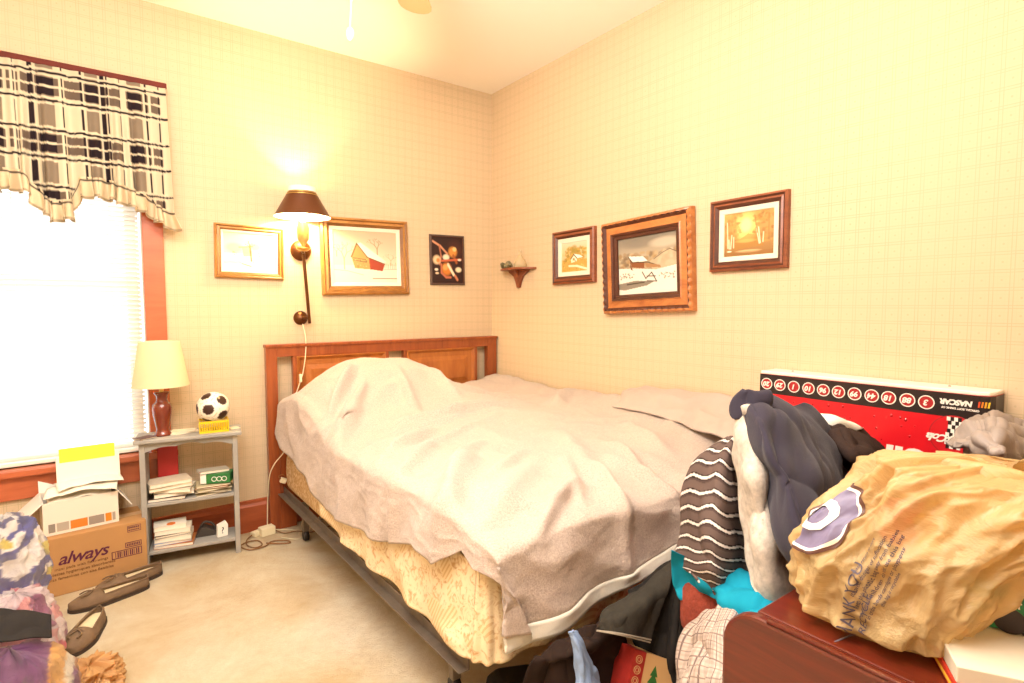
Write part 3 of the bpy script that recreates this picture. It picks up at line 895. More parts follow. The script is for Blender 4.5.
# 5: winter cabin with mountains, big carved frame
cv = Canvas(150, 130, '#a89a80', 5)
cv.grad(0, .35, '#8c8272', '#b9aa90'); cv.blob(.4, .1, .4, .12, '#7c7468', .6); cv.blob(.8, .15, .3, .1, '#cfc2aa', .7)
cv.speckle(0, .28, 1, .52, 130, .05, ['#9a7a52', '#b79768', '#d7c6a6', '#7a6246'], .6)
cv.poly([(.55, .45), (.75, .32), (.88, .27), (1, .36), (1, .6), (.6, .6)], '#c9b696', .7); cv.line([(.62, .42), (.76, .33), (.88, .28), (1, .35)], .006, '#6c5c48')
cv.poly([(0, .52), (.3, .55), (.65, .6), (1, .55), (1, 1), (0, 1)], '#f0e8d8')
cv.poly([(.2, .38), (.24, .52), (.46, .56), (.46, .46)], '#8a5028'); cv.poly([(.20, .38), (.24, .54), (.27, .58), (.22, .56)], '#6b3e22')
cv.poly([(.18, .32), (.44, .35), (.52, .44), (.26, .43)], '#f6f2e8'); cv.line([(.18, .33), (.25, .44), (.52, .46), (.7, .54)], .007, '#4c3826')
cv.poly([(.48, .47), (.72, .53), (.74, .57), (.5, .55)], '#a87c50')
cv.poly([(0, .80), (.3, .76), (.62, .80), (.5, .86), (.1, .92), (0, .9)], '#8d8270'); cv.line([(.15, .82), (.45, .80)], .01, '#3f3428')
for x0, y0, x1, y1 in ((.42, .62, .48, .74), (.48, .74, .58, .64), (.5, .78, .66, .80), (.58, .64, .66, .80), (.5, .70, .64, .71)):
    cv.line([(x0, y0), (x1, y1)], .008, '#4a3a2a')
cv.speckle(.02, .62, .3, .72, 25, .016, ['#6b5a44', '#8c7a60']); cv.speckle(.7, .66, .98, .76, 25, .016, ['#6b5a44', '#9a8768'])
cv.a *= .85
framed('framed_picture', 'largest picture, snowy cabin in a wide carved orange-brown frame hung tilted', cv, .548, .466, (-.004, -1.350, 1.395), 'right', 2.2,
       [(.001, .030), (.006, .036), (.014, .040), (.022, .036), (.030, .026), (.058, .030), (.064, .034), (.074, .030), (.078, .022), (.092, .018), (.094, .012)],
       M['frame_orange'], carve=True, lean=0.8)
# 6: birch wood in autumn
cv = Canvas(110, 96, '#b98a44', 6)
cv.grad(0, 1, '#c69a58', '#8c6230')
cv.blob(.45, .35, .3, .38, '#ecc874', .9); cv.blob(.45, .3, .14, .2, '#f6de9a', .8)
cv.speckle(0, 0, .35, .7, 70, .05, ['#a87a3a', '#8f6a34', '#c49048'], .5); cv.speckle(.6, 0, 1, .7, 80, .05, ['#a0722f', '#87602c', '#c08c44'], .5)
cv.poly([(.2, .7), (.5, .5), (.75, .56), (.8, .8), (.2, .85)], '#a5752f', .6); cv.blob(.45, .66, .25, .05, '#d9a85a', .7); cv.blob(.5, .9, .3, .04, '#d8b684', .8)
for x0, y0, x1, y1 in ((.10, .6, .11, .82), (.16, .5, .14, .82), (.2, .55, .2, .8), (.66, .4, .72, .75), (.70, .38, .74, .74), (.80, .5, .79, .72), (.06, .2, .08, .8), (.62, .1, .68, .5), (.9, .1, .9, .6)):
    cv.line([(x0, y0), (x1, y1)], .009, '#efe2c2' if y1 > .7 else '#9a7036', .8)
cv.blob(.11, .88, .06, .02, '#f2e6c8', 1); cv.poly([(0, .9), (1, .9), (1, 1), (0, 1)], '#8a5e2a', .5)
framed('framed_picture', 'brown framed autumn birch wood painting, farthest from the corner', cv, .340, .300, (-.001, -1.872, 1.491), 'right', .4,
       [(.001, .02), (.01, .027), (.018, .02), (.026, .023), (.040, .012)], M['frame_brown'], .022)

# ------------------------------------------------------------------ corner bracket shelf with ornaments
cs = thing('bracket_shelf', 'tiny dark wooden bracket shelf on the wall near the corner', 'wall shelf', (-.001, -.32, 1.427), R(-90))
bm = bmesh.new()
pts = [(-.165, 0)] + [(.165 * -math.cos(math.pi * q / 12), -.10 * math.sin(math.pi * q / 12)) for q in range(1, 12)] + [(.165, 0)]
prism(bm, pts, 2, -.008, .004)
obj('shelf_board', bm, M['frame_brown'], cs, bevel=0.002)
bm = bmesh.new()
prism(bm, [(-.10, -.008), (-.09, -.02), (-.045, -.045), (-.022, -.08), (-.008, -.118), (.008, -.118), (.022, -.08), (.045, -.045), (.09, -.02), (.10, -.008)], 1, -.022, -.001)
prism(bm, [(-.05, -.008), (-.03, -.03), (-.012, -.08), (-.001, -.11), (-.001, -.008)], 0, -.008, .008)
obj('bracket', bm, M['frame_brown'], cs)
M['orn'] = mat('green_white_glaze', '#8a8058', 0.3, var=0.6, vscale=60)
M['glassy'] = plastic_film('clear_glass', '#f4ead0', 0.7, 0.08, bump=0.0)
bm = bmesh.new()
for i in range(7):
    a = i * .9
    bmesh.ops.create_uvsphere(bm, u_segments=10, v_segments=7, radius=.014 + .005 * (i % 2), matrix=Matrix.Translation((.020 * math.cos(a), .060 * math.sin(a * 1.3), .013 + .008 * (i % 3))))
obj('ornament', bm, M['orn'], label='small green and white glazed ornament on the bracket shelf', cat='ornament', loc=(-.045, -.235, 1.432), smooth=True)
obj('glass_bell', lathe([(.0, .0), (.040, .0), (.042, .014), (.030, .045), (.014, .066), (.006, .082), (.006, .096), (.010, .103), (0, .110)], 20, close=False), M['glassy'],
    label='tiny clear glass bell on the bracket shelf', cat='ornament', loc=(-.05, -.385, 1.432), smooth=True)

# ------------------------------------------------------------------ wall lamp
SX, SY = -1.290, -.150
wl = thing('swing_arm_lamp', 'swing arm wall lamp with bronze cone shade, switched on above the headboard', 'wall lamp', (-1.27, -.0, 1.13))
L_ = world_of(wl).inverted()
def disc_mount(x, z, r):
    b = lathe([(0, 0), (r, 0), (r * 1.02, .006), (r * .9, .016), (r * .55, .026), (r * .3, .032), (0, .034)], 28, close=False)
    bmesh.ops.rotate(b, verts=b.verts, matrix=Matrix.Rotation(R(90), 3, 'X'))
    bmesh.ops.translate(b, verts=b.verts, vec=(x, 0, z))
    return b
obj('wall_plate', disc_mount(-1.272, 1.128, .038), M['bronze'], wl, True, smooth=True)
obj('wall_plate', disc_mount(-1.262, 1.495, .055), M['bronze'], wl, True, smooth=True)
bm = bmesh.new()
tube(bm, [(-1.245, -.075, 1.10), (-1.262, -.09, 1.30), (-1.275, -.095, 1.475)], .0085, 12)
tube(bm, [(-1.272, -.02, 1.128), (-1.250, -.06, 1.13), (-1.245, -.078, 1.132)], .007, 10)
tube(bm, [(-1.262, -.02, 1.49), (-1.268, -.07, 1.482), (-1.28, -.11, 1.478), (SX, SY, 1.49)], .008, 10)
obj('arm', bm, M['bronze'], wl, True, smooth=True)
obj('joint_cup', lathe([(0, 0), (.02, .002), (.034, .012), (.036, .018), (.015, .02), (0, .02)], 24, (SX, SY - .0, 1.478), False), M['brass'], wl, True, smooth=True)
M['oak'] = wood('turned_wood', '#a86c34', '#d39c5c', (20, 20, 6), 0.4, 0.3)
obj('lamp_socket', lathe([(0, 0), (.007, 0), (.009, .018), (.02, .035), (.029, .05), (.031, .105), (.026, .13), (.026, .135), (0, .135)], 24, (SX, SY, 1.492), False), M['oak'], wl, True, smooth=40)
sh = lathe([(.140, 1.654), (.132, 1.668), (.068, 1.782), (.068, 1.806), (.0665, 1.806), (.0665, 1.781), (.1305, 1.667), (.1385, 1.654), (.140, 1.654)], 48, (SX, SY, 0), False)
kb = mat('bronze_shade', '#5e3216', 0.35, 0.2)
so = obj('lamp_shade', sh, [kb, M['shade_in']], wl, True, smooth=40)
for p in so.data.polygons:
    c = p.center; r = math.hypot(c.x - (SX + 1.27), c.y - SY)
    zc = c.z + 1.13
    if p.index // 48 in (1 + 3, 5, 6) or zc > 1.785:
        p.material_index = 1
bm = bmesh.new()
for zz, r1, r2 in ((1.776, .0715, .0725), (1.766, .0775, .0785)):
    b = lathe([(r1 - .002, zz - .003), (r2, zz - .002), (r2, zz + .002), (r1 - .002, zz + .003)], 48, (SX, SY, 0), False)
    t_ = bpy.data.meshes.new('t'); b.to_mesh(t_); b.free(); bm.from_mesh(t_)
obj('shade_ring', bm, M['brass'], wl, True, smooth=True)
ke = NT('bulb_glow')
_t = ke.t
_e = _t.nodes.new('ShaderNodeEmission'); _e.inputs[0].default_value = (1, .82, .5, 1); _e.inputs[1].default_value = 30.0
_x = _t.nodes.new('ShaderNodeBsdfTransparent'); _m = _t.nodes.new('ShaderNodeMixShader'); _m.inputs[0].default_value = .6
_t.links.new(_e.outputs[0], _m.inputs[1]); _t.links.new(_x.outputs[0], _m.inputs[2]); _t.links.new(_m.outputs[0], ke.out.inputs[0])
obj('light_bulb', lathe([(0, .0), (.013, .0), (.014, .02), (.026, .045), (.029, .065), (.022, .085), (0, .094)], 20, (SX, SY, 1.626), False), ke.m, wl, True, smooth=True)
bm = bmesh.new()
tube(bm, [(-1.266, -.018, 1.095), (-1.264, -.06, 1.02), (-1.27, -.075, .94), (-1.285, -.08, .85), (-1.30, -.085, .80), (-1.355, -.095, .66), (-1.385, -.10, .55), (-1.40, -.115, .44), (-1.452, -.11, .37), (-1.475, -.09, .30), (-1.478, -.05, .16), (-1.482, -.045, .02)], .0028, 6)
cdo = obj('power_cord', bm, M['cream'], wl, True, smooth=True)
obj('cord_switch', box((-1.311, -.098, .785), (-1.297, -.082, .83)), M['cream'], wl, True, bevel=.004)
# ------------------------------------------------------------------ bed
bed = thing('bed', 'double bed with tall panelled wooden headboard on a steel frame', 'bed', (-.72, -.05, 0))
HY0, HY1 = -.072, -.030
bm = bmesh.new()
bx(bm, (-1.470, HY0, 0), (-1.415, HY1, .985))
bx(bm, (-.085, HY0, 0), (-.012, HY1, .985))
bx(bm, (-1.415, HY0, .925), (-.085, HY1, .985))
bx(bm, (-1.415, HY0, .25), (-.085, HY1, .66))
bx(bm, (-1.415, HY0, .0), (-1.335, HY1, .25))
bx(bm, (-.165, HY0, .0), (-.085, HY1, .25))
bx(bm, (-1.475, HY0 - .008, .975), (-.008, HY1 + .004, .992))
for x0, x1 in ((-1.335, -1.315), (-.805, -.785), (-.69, -.67), (-.185, -.165)):
    bx(bm, (x0, HY0 + .004, .66), (x1, HY1, .925))
obj('headboard', bm, M['hb_frame'], bed, True, bevel=.003)
for x0, x1 in ((-1.315, -.805), (-.67, -.185)):
    bm = bmesh.new()
    loops = []
    for ins, y in ((0, HY0 + .004), (.006, HY0 - .004), (.014, HY0 + .002), (.022, HY0 + .010), (.05, HY0 + .012), (.075, HY0 + .004), (.08, HY0 + .004)):
        loops.append([bm.verts.new(p) for p in ((x0 + ins, y, .66 + ins), (x1 - ins, y, .66 + ins), (x1 - ins, y, .925 - ins), (x0 + ins, y, .925 - ins))])
    for A, B in zip(loops, loops[1:]):
        for i in range(4): bm.faces.new((A[i], A[(i + 1) % 4], B[(i + 1) % 4], B[i]))
    bm.faces.new(loops[-1])
    bx(bm, (x0, HY1 - .012, .66), (x1, HY1 - .006, .925))
    obj('headboard_panel', bm, M['hb_panel'], bed, True)
def rail(x0, y0, x1, y1, z, w=.035):
    bm = bmesh.new()
    d = Vector((x1 - x0, y1 - y0, 0)); L = d.length; a = math.atan2(d.y, d.x)
    mt = Matrix.Translation((x0, y0, 0)) @ Matrix.Rotation(a, 4, 'Z')
    bx(bm, (0, -.002, z), (L, .002, z + w), mt)
    bx(bm, (0, -.032 if x0 < -1 else 0, z), (L, 0 if x0 < -1 else .032, z + .003), mt)
    return bm
def xl(y):
    return -1.402 + .03 * (-y / 2.0)
obj('side_rail', rail(xl(-.08), -.08, xl(-1.9), -1.90, .195), M['metal'], bed, True)
obj('side_rail', rail(-.06, -.08, -.06, -1.90, .195), M['metal'], bed, True)
for y in (-.55, -1.78):
    obj('cross_rail', box((-1.36, y - .012, .19), (-.06, y + .012, .2)), M['metal'], bed, True)
for x, y in ((-1.355, -.30), (-.12, -.30), (-1.315, -1.72), (-.12, -1.72)):
    bm = bmesh.new()
    bx(bm, (x - .015, y - .015, .05), (x + .015, y + .012, .20))
    lg = obj('leg', bm, M['metal'], bed, True, bevel=.002)
    w = lathe([(0, -.012), (.024, -.012), (.027, -.007), (.027, .007), (.024, .012), (0, .012)], 18, close=False)
    bmesh.ops.rotate(w, verts=w.verts, matrix=Matrix.Rotation(R(90), 3, 'Y') )
    bmesh.ops.translate(w, verts=w.verts, vec=(x, y, .028))
    obj('caster', w, M['black'], lg, True, smooth=40)

def slab(name, x0, x1, y0, y1, z0, z1, r, m, **kw):
    """Rounded, slightly soft block."""
    bm = bmesh.new()
    n = 6
    outline = []
    for cx, cy, a0 in ((x1 - r, y1 - r, 0), (x0 + r, y1 - r, 90), (x0 + r, y0 + r, 180), (x1 - r, y0 + r, 270)):
        for i in range(n + 1):
            a = R(a0 + 90 * i / n); outline.append((cx, cy, math.cos(a), math.sin(a)))
    rings = []
    e = .022
    for off, z in ((-.03, z0), (-e * .3, z0 + e * .3), (0, z0 + e), (.004, (z0 + z1) / 2), (0, z1 - e), (-e * .3, z1 - e * .3), (-.03, z1)):
        rings.append([bm.verts.new((cx + (r + off) * c, cy + (r + off) * s, z)) for cx, cy, c, s in outline])
    for A, B in zip(rings, rings[1:]):
        for i in range(len(A)):
            bm.faces.new((A[i], A[(i + 1) % len(A)], B[(i + 1) % len(A)], B[i]))
    bm.faces.new(rings[0][::-1]); bm.faces.new(rings[-1])
    return obj(name, bm, m, smooth=40, **kw)
def damask():
    k = NT('cream_ticking')
    co = k.coord()
    w = k.noise(26, 4, 0.6, co, 2.5)
    f = k.math('MINIMUM', k.math('MAXIMUM', k.math('MULTIPLY_ADD', w.outputs[0], 6, -2.6), 0), 1)
    k.l(k.mix(f, hx('#c39a68'), hx('#e8cfa2')), k.b.inputs['Base Color'])
    k.b.inputs['Roughness'].default_value = .8
    k.bump(w.outputs[0], .4, .004)
    return k.m
M['tick'] = damask()
def tilt_bed(o):
    for v in o.data.vertices:
        if v.co.x < -.8: v.co.x += .03 * (-v.co.y / 2.0)
tilt_bed(slab('box_spring', -1.400, -.04, -1.975, -.085, .232, .425, .06, M['tick'], label='cream patterned box spring on the steel bed frame', cat='box spring'))
tilt_bed(slab('mattress', -1.400, -.04, -1.975, -.085, .428, .585, .07, M['tick'], label='mattress lying under the pale blanket', cat='mattress'))

# top of the covered bed
def top_h(x, y):
    z = .672 + .012 * math.sin(x * 4 + y * 2.5)
    z += .06 * math.exp(-((x + .03) / .16) ** 2)                                        # heaped against the wall
    z += .035 * math.exp(-((x + .05) / .2) ** 2 - ((y + 1.75) / .35) ** 2)
    mx_, my_ = (x + 1.02) / .39, (y + .40) / (.27 if y > -.4 else .36)
    z += .232 * math.exp(-(abs(mx_) ** 3.0 + abs(my_) ** 2.6))                        # pillows under the cover
    z += .05 * math.exp(-((x + .75) / .35) ** 2 - ((y + .95) / .4) ** 2)
    z += .05 * math.exp(-((x + .30) / .22) ** 2 - ((y + .25) / .2) ** 2)
    z += .012 * math.exp(-((x + .9) / .3) ** 2 - ((y + 1.5) / .3) ** 2)
    z -= .048 * min(max((-1.70 - y) / .28, 0), 1) ** 2
    z -= .038 * math.exp(-((x - xl(y)) / .09) ** 2) * (1 if y < -.8 else .3)
    return z
def hemL(y):
    ys = [-2.02, -1.98, -1.92, -1.80, -1.74, -1.66, -1.55, -1.43, -1.31, -1.0, -.82, -.74, -.63, -.45, -.35, -.26, -.12]
    zs = [.50, .53, .55, .47, .478, .478, .44, .405, .385, .355, .35, .375, .43, .445, .46, .475, .52]
    return float(np.interp(y, ys, zs))
def hemF(x):
    return float(np.interp(x, [-1.33, -1.18, -1.02, -.79, -.63, -.3, -.03], [.335, .345, .365, .405, .440, .49, .55]))
nR, nC, nL, nF = 170, 120, 40, 44
XR, YH, YT = -.028, -.105, -1.985
rows = []
for i in range(nR + nF):
    row = []
    b = 0 if i < nR else (i - nR + 1) / nF
    y = YH + (YT - YH) * min(i, nR - 1) / (nR - 1)
    edge = xl(y) - .006
    for j in range(nC + nL):
        a = 0 if j < nC else (j - nC + 1) / nL
        x = XR + (edge + .02 - XR) * min(j, nC - 1) / (nC - 1)
        z = top_h(x, y)
        px, py = x, y
        if a > 0:
            zb = hemL(y)
            s = min(a * 5, 1)
            out = .034 * math.sin(s * math.pi / 2)
            flare = .022 * a ** 1.5 * (0.5 + .5 * math.sin(y * 17 + 1.2 * math.sin(y * 5)))
            px = x - out - flare - .012 * a
            z = z + (zb - z) * a ** 1.35
            if y > -.75:      # the sheet edge by the pillows stands off the bed
                k_ = math.exp(-((y + .30) / .20) ** 2)
                px -= .006 * k_ * math.sin(a * math.pi * .9)
        if b > 0:
            zb = hemF(px) if a == 0 else hemF(-1.33) * 1.0
            out = .070 * math.sin(min(b * 4, 1) * math.pi / 2)
            wave = .014 * b * math.sin(x * 21 + 2 * math.sin(x * 5 + 1))
            py = y - out - .030 * b - wave
            z = z + (zb - z) * b ** 1.5
            if a > 0:
                px = px + (a * b) * .115
                py -= .02 * a * math.sin(b * math.pi)
        row.append((px, py, z))
    rows.append(row)
G = np.array(rows)
N = normals_of(G)
if N[20, 20, 2] < 0: N = -N
wr = vnoise(G * np.array([1, 1.0, 1]), 5.0, 3)
w2 = vnoise(G * np.array([1.0, 1.6, 1.0]), 11.0, 5)
rid = 1 - np.abs(wr) * 3.4
w3 = vnoise(G * np.array([1.0, .7, 1.3]), 19.0, 8)
disp = .009 * np.clip(rid, -1, 1) + .004 * w2 + .0014 * np.clip(1 - np.abs(w3) * 4, -.6, 1)
# long drawn folds fanning from the pillows and along the near edge
def foldline(G, p0, p1, wd, h):
    p0, p1 = np.array(p0), np.array(p1)
    q = G[..., :2] - p0
    d = p1 - p0
    t = np.clip((q @ d) / (d @ d), 0, 1)
    dist = np.linalg.norm(q - t[..., None] * d, axis=2)
    return 1.45 * h * np.exp(-(dist / (wd * .8)) ** 2) * np.sin(np.pi * np.clip(t * .96 + .02, 0, 1)) ** .5
for p0, p1, wd, h in (((-1.36, -.72), (-1.16, -.50), .03, .035), ((-1.41, -.88), (-1.18, -.66), .03, .03), ((-1.02, -.90), (-.98, -.60), .03, .02), ((-.78, -.86), (-.80, -.58), .03, .022), ((-1.30, -.85), (-1.15, -.62), .02, .018), ((-.62, -.62), (-.35, -.75), .025, .022), ((-1.25, -1.30), (-.9, -1.22), .018, .018), ((-1.3, -1.62), (-1.0, -1.42), .02, .02), ((-1.2, -1.75), (-.95, -1.60), .02, .016), ((-.72, -1.98), (-.6, -1.7), .03, .02), ((-1.05, -2.0), (-.9, -1.75), .03, .02),
                      ((-1.15, -.95), (-.55, -1.05), .02, .022), ((-1.2, -1.02), (-.7, -1.12), .016, .014), ((-1.38, -1.30), (-1.05, -1.12), .035, .028), ((-1.42, -1.52), (-1.12, -1.30), .03, .03),
                      ((-1.40, -1.83), (-1.16, -1.55), .045, .045), ((-1.38, -1.97), (-1.0, -1.72), .05, .022), ((-.9, -1.9), (-.7, -1.5), .06, .02), ((-.5, -1.9), (-.35, -1.5), .05, .018), ((-1.41, -.95), (-1.25, -.75), .035, .025),
                      ((-.35, -1.05), (-.06, -.85), .05, .03), ((-1.25, -2.05), (-1.0, -1.9), .02, .03), ((-.95, -2.08), (-.85, -1.85), .03, .03), ((-.7, -2.08), (-.75, -1.8), .03, .028), ((-.55, -.5), (-.2, -.75), .05, .02)):
    disp += foldline(G, p0, p1, wd, h)
ii, jj = np.mgrid[0:G.shape[0], 0:G.shape[1]]
disp = disp * np.clip((G.shape[0] - 1 - ii) / 4, .3, 1)
G = G + N * disp[..., None]
G[..., 0] = np.minimum(G[..., 0], -.012)
blk = thing('blanket', 'pale pinkish beige fleece blanket spread over the bed', 'blanket', (-.75, -1.0, .66))
nb_ = G.shape[0] - 6
me = grid_mesh('blanket_cloth', G[:nb_ + 1], None)
bo = obj('fleece_cloth', me, M['blanket'], blk, True)
sm = bo.modifiers.new('cloth_thickness', 'SOLIDIFY'); sm.thickness = .006; sm.offset = -1
me = grid_mesh('binding', G[nb_:] + N[nb_:] * .002, None)
bo = obj('satin_binding', me, M['satin'], blk, True, label='pale satin edge binding')
sm = bo.modifiers.new('cloth_thickness', 'SOLIDIFY'); sm.thickness = .008; sm.offset = 0

# folded second cover by the wall: a flap turned back
M['flap'] = mat('thin_blanket', '#b9a79b', .9, var=.1, bump=.4, bscale=150, sheen=.2)
cloth('folded_cover', [[(-.03, -1.22, .765), (-.10, -1.26, .735), (-.19, -1.30, .712)],
                       [(-.02, -1.36, .80), (-.11, -1.40, .785), (-.22, -1.45, .722)],
                       [(-.02, -1.55, .808), (-.09, -1.60, .79), (-.24, -1.66, .72)],
                       [(-.02, -1.76, .815), (-.12, -1.80, .755), (-.27, -1.83, .712)],
                       [(-.02, -1.95, .80), (-.14, -1.98, .765), (-.33, -1.99, .712)],
                       [(-.03, -2.10, .76), (-.16, -2.12, .725), (-.37, -2.10, .68)]], M['flap'], amp=.006, freq=9, seed=3, thick=.008,
      label='second pale cover bunched up between blanket and wall', cat='blanket')

# quilted cream sheet hanging below the blanket
def quilt_mat():
    k = NT('cream_quilt')
    sep = k.n('ShaderNodeSeparateXYZ')
    k.l(k.coord(), sep.inputs[0])
    s = k.math('ADD', k.math('MULTIPLY', sep.outputs[1], 70), k.math('MULTIPLY', sep.outputs[2], 45))
    st = k.math('GREATER_THAN', k.math('SINE', k.math('MULTIPLY', s, 6.0)), .2)
    co = k.coord()
    nz = k.noise(7, 4, .6, co)
    mask = k.math('GREATER_THAN', nz.outputs[0], .47)
    flower = k.noise(30, 4, .6, co, 2.0)
    fl = k.math('MINIMUM', k.math('MAXIMUM', k.math('MULTIPLY_ADD', flower.outputs[0], 6, -3.0), 0), 1)
    a = k.mix(k.math('MULTIPLY', st, .55), hx('#ead3a8'), hx('#c99f68'))
    b = k.mix(fl, hx('#ead6b0'), hx('#c8a070'))
    k.l(k.mix(mask, a, b), k.b.inputs['Base Color'])
    k.b.inputs['Roughness'].default_value = .85
    k.bump(flower.outputs[0], .3, .004)
    return k.m
M['quilt'] = quilt_mat()
rows = []
ys = np.linspace(-.66, -1.97, 110)
for yv in ys:
    zt = .52; zb = float(np.interp(yv, [-1.98, -1.9, -1.7, -1.4, -.97, -.8, -.66], [.262, .25, .262, .262, .262, .30, .36]))
    rows.append([(xl(yv) - .010 - .016 * t - .008 * t * math.sin(yv * 24 + t * 2), yv, zt + (zb - zt) * t) for t in np.linspace(0, 1, 40)])
for q in range(1, 40):     # round the foot corner
    a = R(min(q * 6, 90)); c = (xl(-1.96) + .03, -1.955)
    run = max(0, q * 6 - 90) * .0035
    rows.append([(c[0] - (.042 + .014 * t + .006 * math.sin(q * .9) * t) * math.cos(a) + run, c[1] - (.036 + .016 * t + .006 * math.sin(q * .9) * t) * math.sin(a), .52 + (.262 + .00 * run - .52) * t) for t in np.linspace(0, 1, 40)])
G = np.array(rows)
N = normals_of(G)
tt = np.linspace(0, 1, 40)[None, :]
G -= np.abs(N) * np.array([1, 1, 0]) * ((.007 * (1 - 3 * np.abs(vnoise(G, 8, 2))) + .003 * vnoise(G, 24, 5)) * tt)[..., None]
G[..., 0] = np.minimum(G[..., 0], 99)
o = obj('quilted_sheet', grid_mesh('quilted_sheet', G), M['quilt'], label='cream striped and floral sheet hanging below the blanket at the bed side', cat='bed sheet')
sm = o.modifiers.new('cloth_thickness', 'SOLIDIFY'); sm.thickness = .003; sm.offset = 0

# ------------------------------------------------------------------ grey shelf by the window
SH = thing('bookshelf', 'small grey painted two-shelf stand with scalloped apron beside the window', 'shelf', (-1.845, -.225, 0), R(-8.5))
W2, DB, DF, HT = .198, .165, 0.0, .598     # local: x across, y from front (0) to back (DB)
bm = bmesh.new()
obj('top_board', box((-W2 - .018, -.022, HT - .018), (W2 + .018, DB, HT)), M['shelf'], SH, bevel=.004)
for s in (-1, 1):
    bm = bmesh.new()
    x0, x1 = (-W2, -W2 + .022) if s < 0 else (W2 - .022, W2)
    prism(bm, [(0, 0), (.03, 0), (.035, .03), (DB - .04, .03), (DB - .035, 0), (DB - .005, 0), (DB - .005, HT - .018), (0, HT - .018)], 0, x0, x1)
    obj('side_panel', bm, M['shelf'], SH, bevel=.002)
bm = bmesh.new()
pts = [(-W2 + .022, HT - .018), (W2 - .022, HT - .018), (W2 - .022, HT - .062)]
for i in range(1, 24):
    t = i / 24
    pts.append((W2 - .022 - t * (2 * W2 - .044), HT - .062 + .020 * math.sin(t * math.pi) + .008 * abs(math.sin(t * math.pi * 3)) ))
pts.append((-W2 + .022, HT - .062))
prism(bm, pts, 1, .003, .015)
obj('apron', bm, M['shelf'], SH)
SZ = (.300, .078)
for z in SZ:
    obj('shelf_board', box((-W2 + .022, .004, z - .016), (W2 - .022, DB - .008, z)), M['shelf'], SH, bevel=.002)
SM = world_of(SH)
def onshelf(x, y, z):
    return tuple(SM @ Vector((x, y, z)))
RS = R(-8.5)

# table lamp on the shelf
TL = thing('table_lamp', 'brown vase table lamp with cream cone shade, unlit, on the grey shelf', 'lamp', onshelf(-.108, .06, HT))
M['vase'] = mat('brown_glaze', '#7a2f1c', .22, var=.25, vscale=14, coat=.6)
obj('lamp_base', lathe([(0, 0), (.036, 0), (.038, .006), (.030, .014), (.026, .03), (.031, .06), (.038, .10), (.040, .125), (.036, .145), (.026, .155), (.022, .165), (.023, .185), (.031, .196), (.032, .200), (.012, .203), (0, .203)], 32, close=False), M['vase'], TL, smooth=True)
obj('lamp_neck', lathe([(0, .20), (.009, .20), (.009, .235), (.014, .237), (.014, .27), (.004, .275), (.003, .429), (0, .429)], 16, close=False), M['brass'], TL, smooth=40)
M['lshade'] = translucent('cream_shade', '#f2e6bf', .35, .8)
obj('lamp_shade', lathe([(.114, .230), (.113, .236), (.082, .432), (.0815, .435), (.080, .435), (.1115, .234), (.114, .230)], 48, close=False), M['lshade'], TL, smooth=True)
bm = bmesh.new()
for a in (0, 120, 240):
    tube(bm, [(.003 * math.cos(R(a)), .003 * math.sin(R(a)), .427), (.080 * math.cos(R(a)), .080 * math.sin(R(a)), .427)], .0012, 5, smooth=False)
obj('shade_spider', bm, M['brass'], TL)

# soccer ball bank in a yellow basket
bk = thing('basket', 'small yellow slotted plastic basket holding the soccer ball', 'basket', onshelf(.100, .052, HT), R(-6))
M['yellow'] = mat('yellow_plastic', '#e8c41c', .45)
bm = bmesh.new()
bw, bd, bh = .062, .047, .056
bx(bm, (-bw, -bd, 0), (bw, bd, .004))
for z0, z1 in ((.004, .010), (bh - .010, bh)):
    for lo, hi in (((-bw, -bd), (bw, -bd + .003)), ((-bw, bd - .003), (bw, bd)), ((-bw, -bd + .003), (-bw + .003, bd - .003)), ((bw - .003, -bd + .003), (bw, bd - .003))):
        bx(bm, (lo[0], lo[1], z0), (hi[0], hi[1], z1))
for k in range(13):
    x = -bw + k * (2 * bw - .004) / 12
    for y in (-bd, bd - .003): bx(bm, (x, y, .010), (x + .0045, y + .003, bh - .010))
for k in range(1, 9):
    y = -bd + k * (2 * bd - .004) / 9
    for x in (-bw, bw - .003): bx(bm, (x, y, .010), (x + .003, y + .0045, bh - .010))
obj('basket_body', bm, M['yellow'], bk)
bm = bmesh.new()
bmesh.ops.create_icosphere(bm, subdivisions=5, radius=.072)
bm.verts.ensure_lookup_table()
t0 = (1 + 5 ** .5) / 2
ic = [Vector(v).normalized() for v in [(s1 * a, s2 * b, 0) for a, b in ((1, t0),) for s1 in (1, -1) for s2 in (1, -1)] + [(0, s1 * 1, s2 * t0) for s1 in (1, -1) for s2 in (1, -1)] + [(s2 * t0, 0, s1 * 1) for s1 in (1, -1) for s2 in (1, -1)]]
rot = Euler((.35, .5, .2)).to_matrix()
ic = [rot @ v for v in ic]
colr = []
for v in bm.verts:
    n = v.co.normalized()
    d = sorted(((n.dot(c), k) for k, c in enumerate(ic)), reverse=True)
    d1, d2 = d[0][0], d[1][0]
    f = 1 if d1 > .938 + .004 * math.sin(n.x * 40) else 0
    seam = abs(d1 - d2) < .016 and not f
    v.co += n * (-.0012 if seam or (abs(d1 - .938) < .008) else 0)
    colr.append(np.array(hx('#3a211a' if f else ('#cfc0a0' if seam else '#f1e9d6'))[:3]))
me = bpy.data.meshes.new('ball'); bm.to_mesh(me); bm.free(); setcol(me, np.array(colr))
M['ball'] = mat('ball_paint', '#ffffff', .35, attr=True)
obj('soccer_ball', me, M['ball'], label='black and white soccer ball resting in the yellow basket on the shelf', cat='ball', loc=onshelf(.100, .052, HT + .049 + .066), smooth=True)

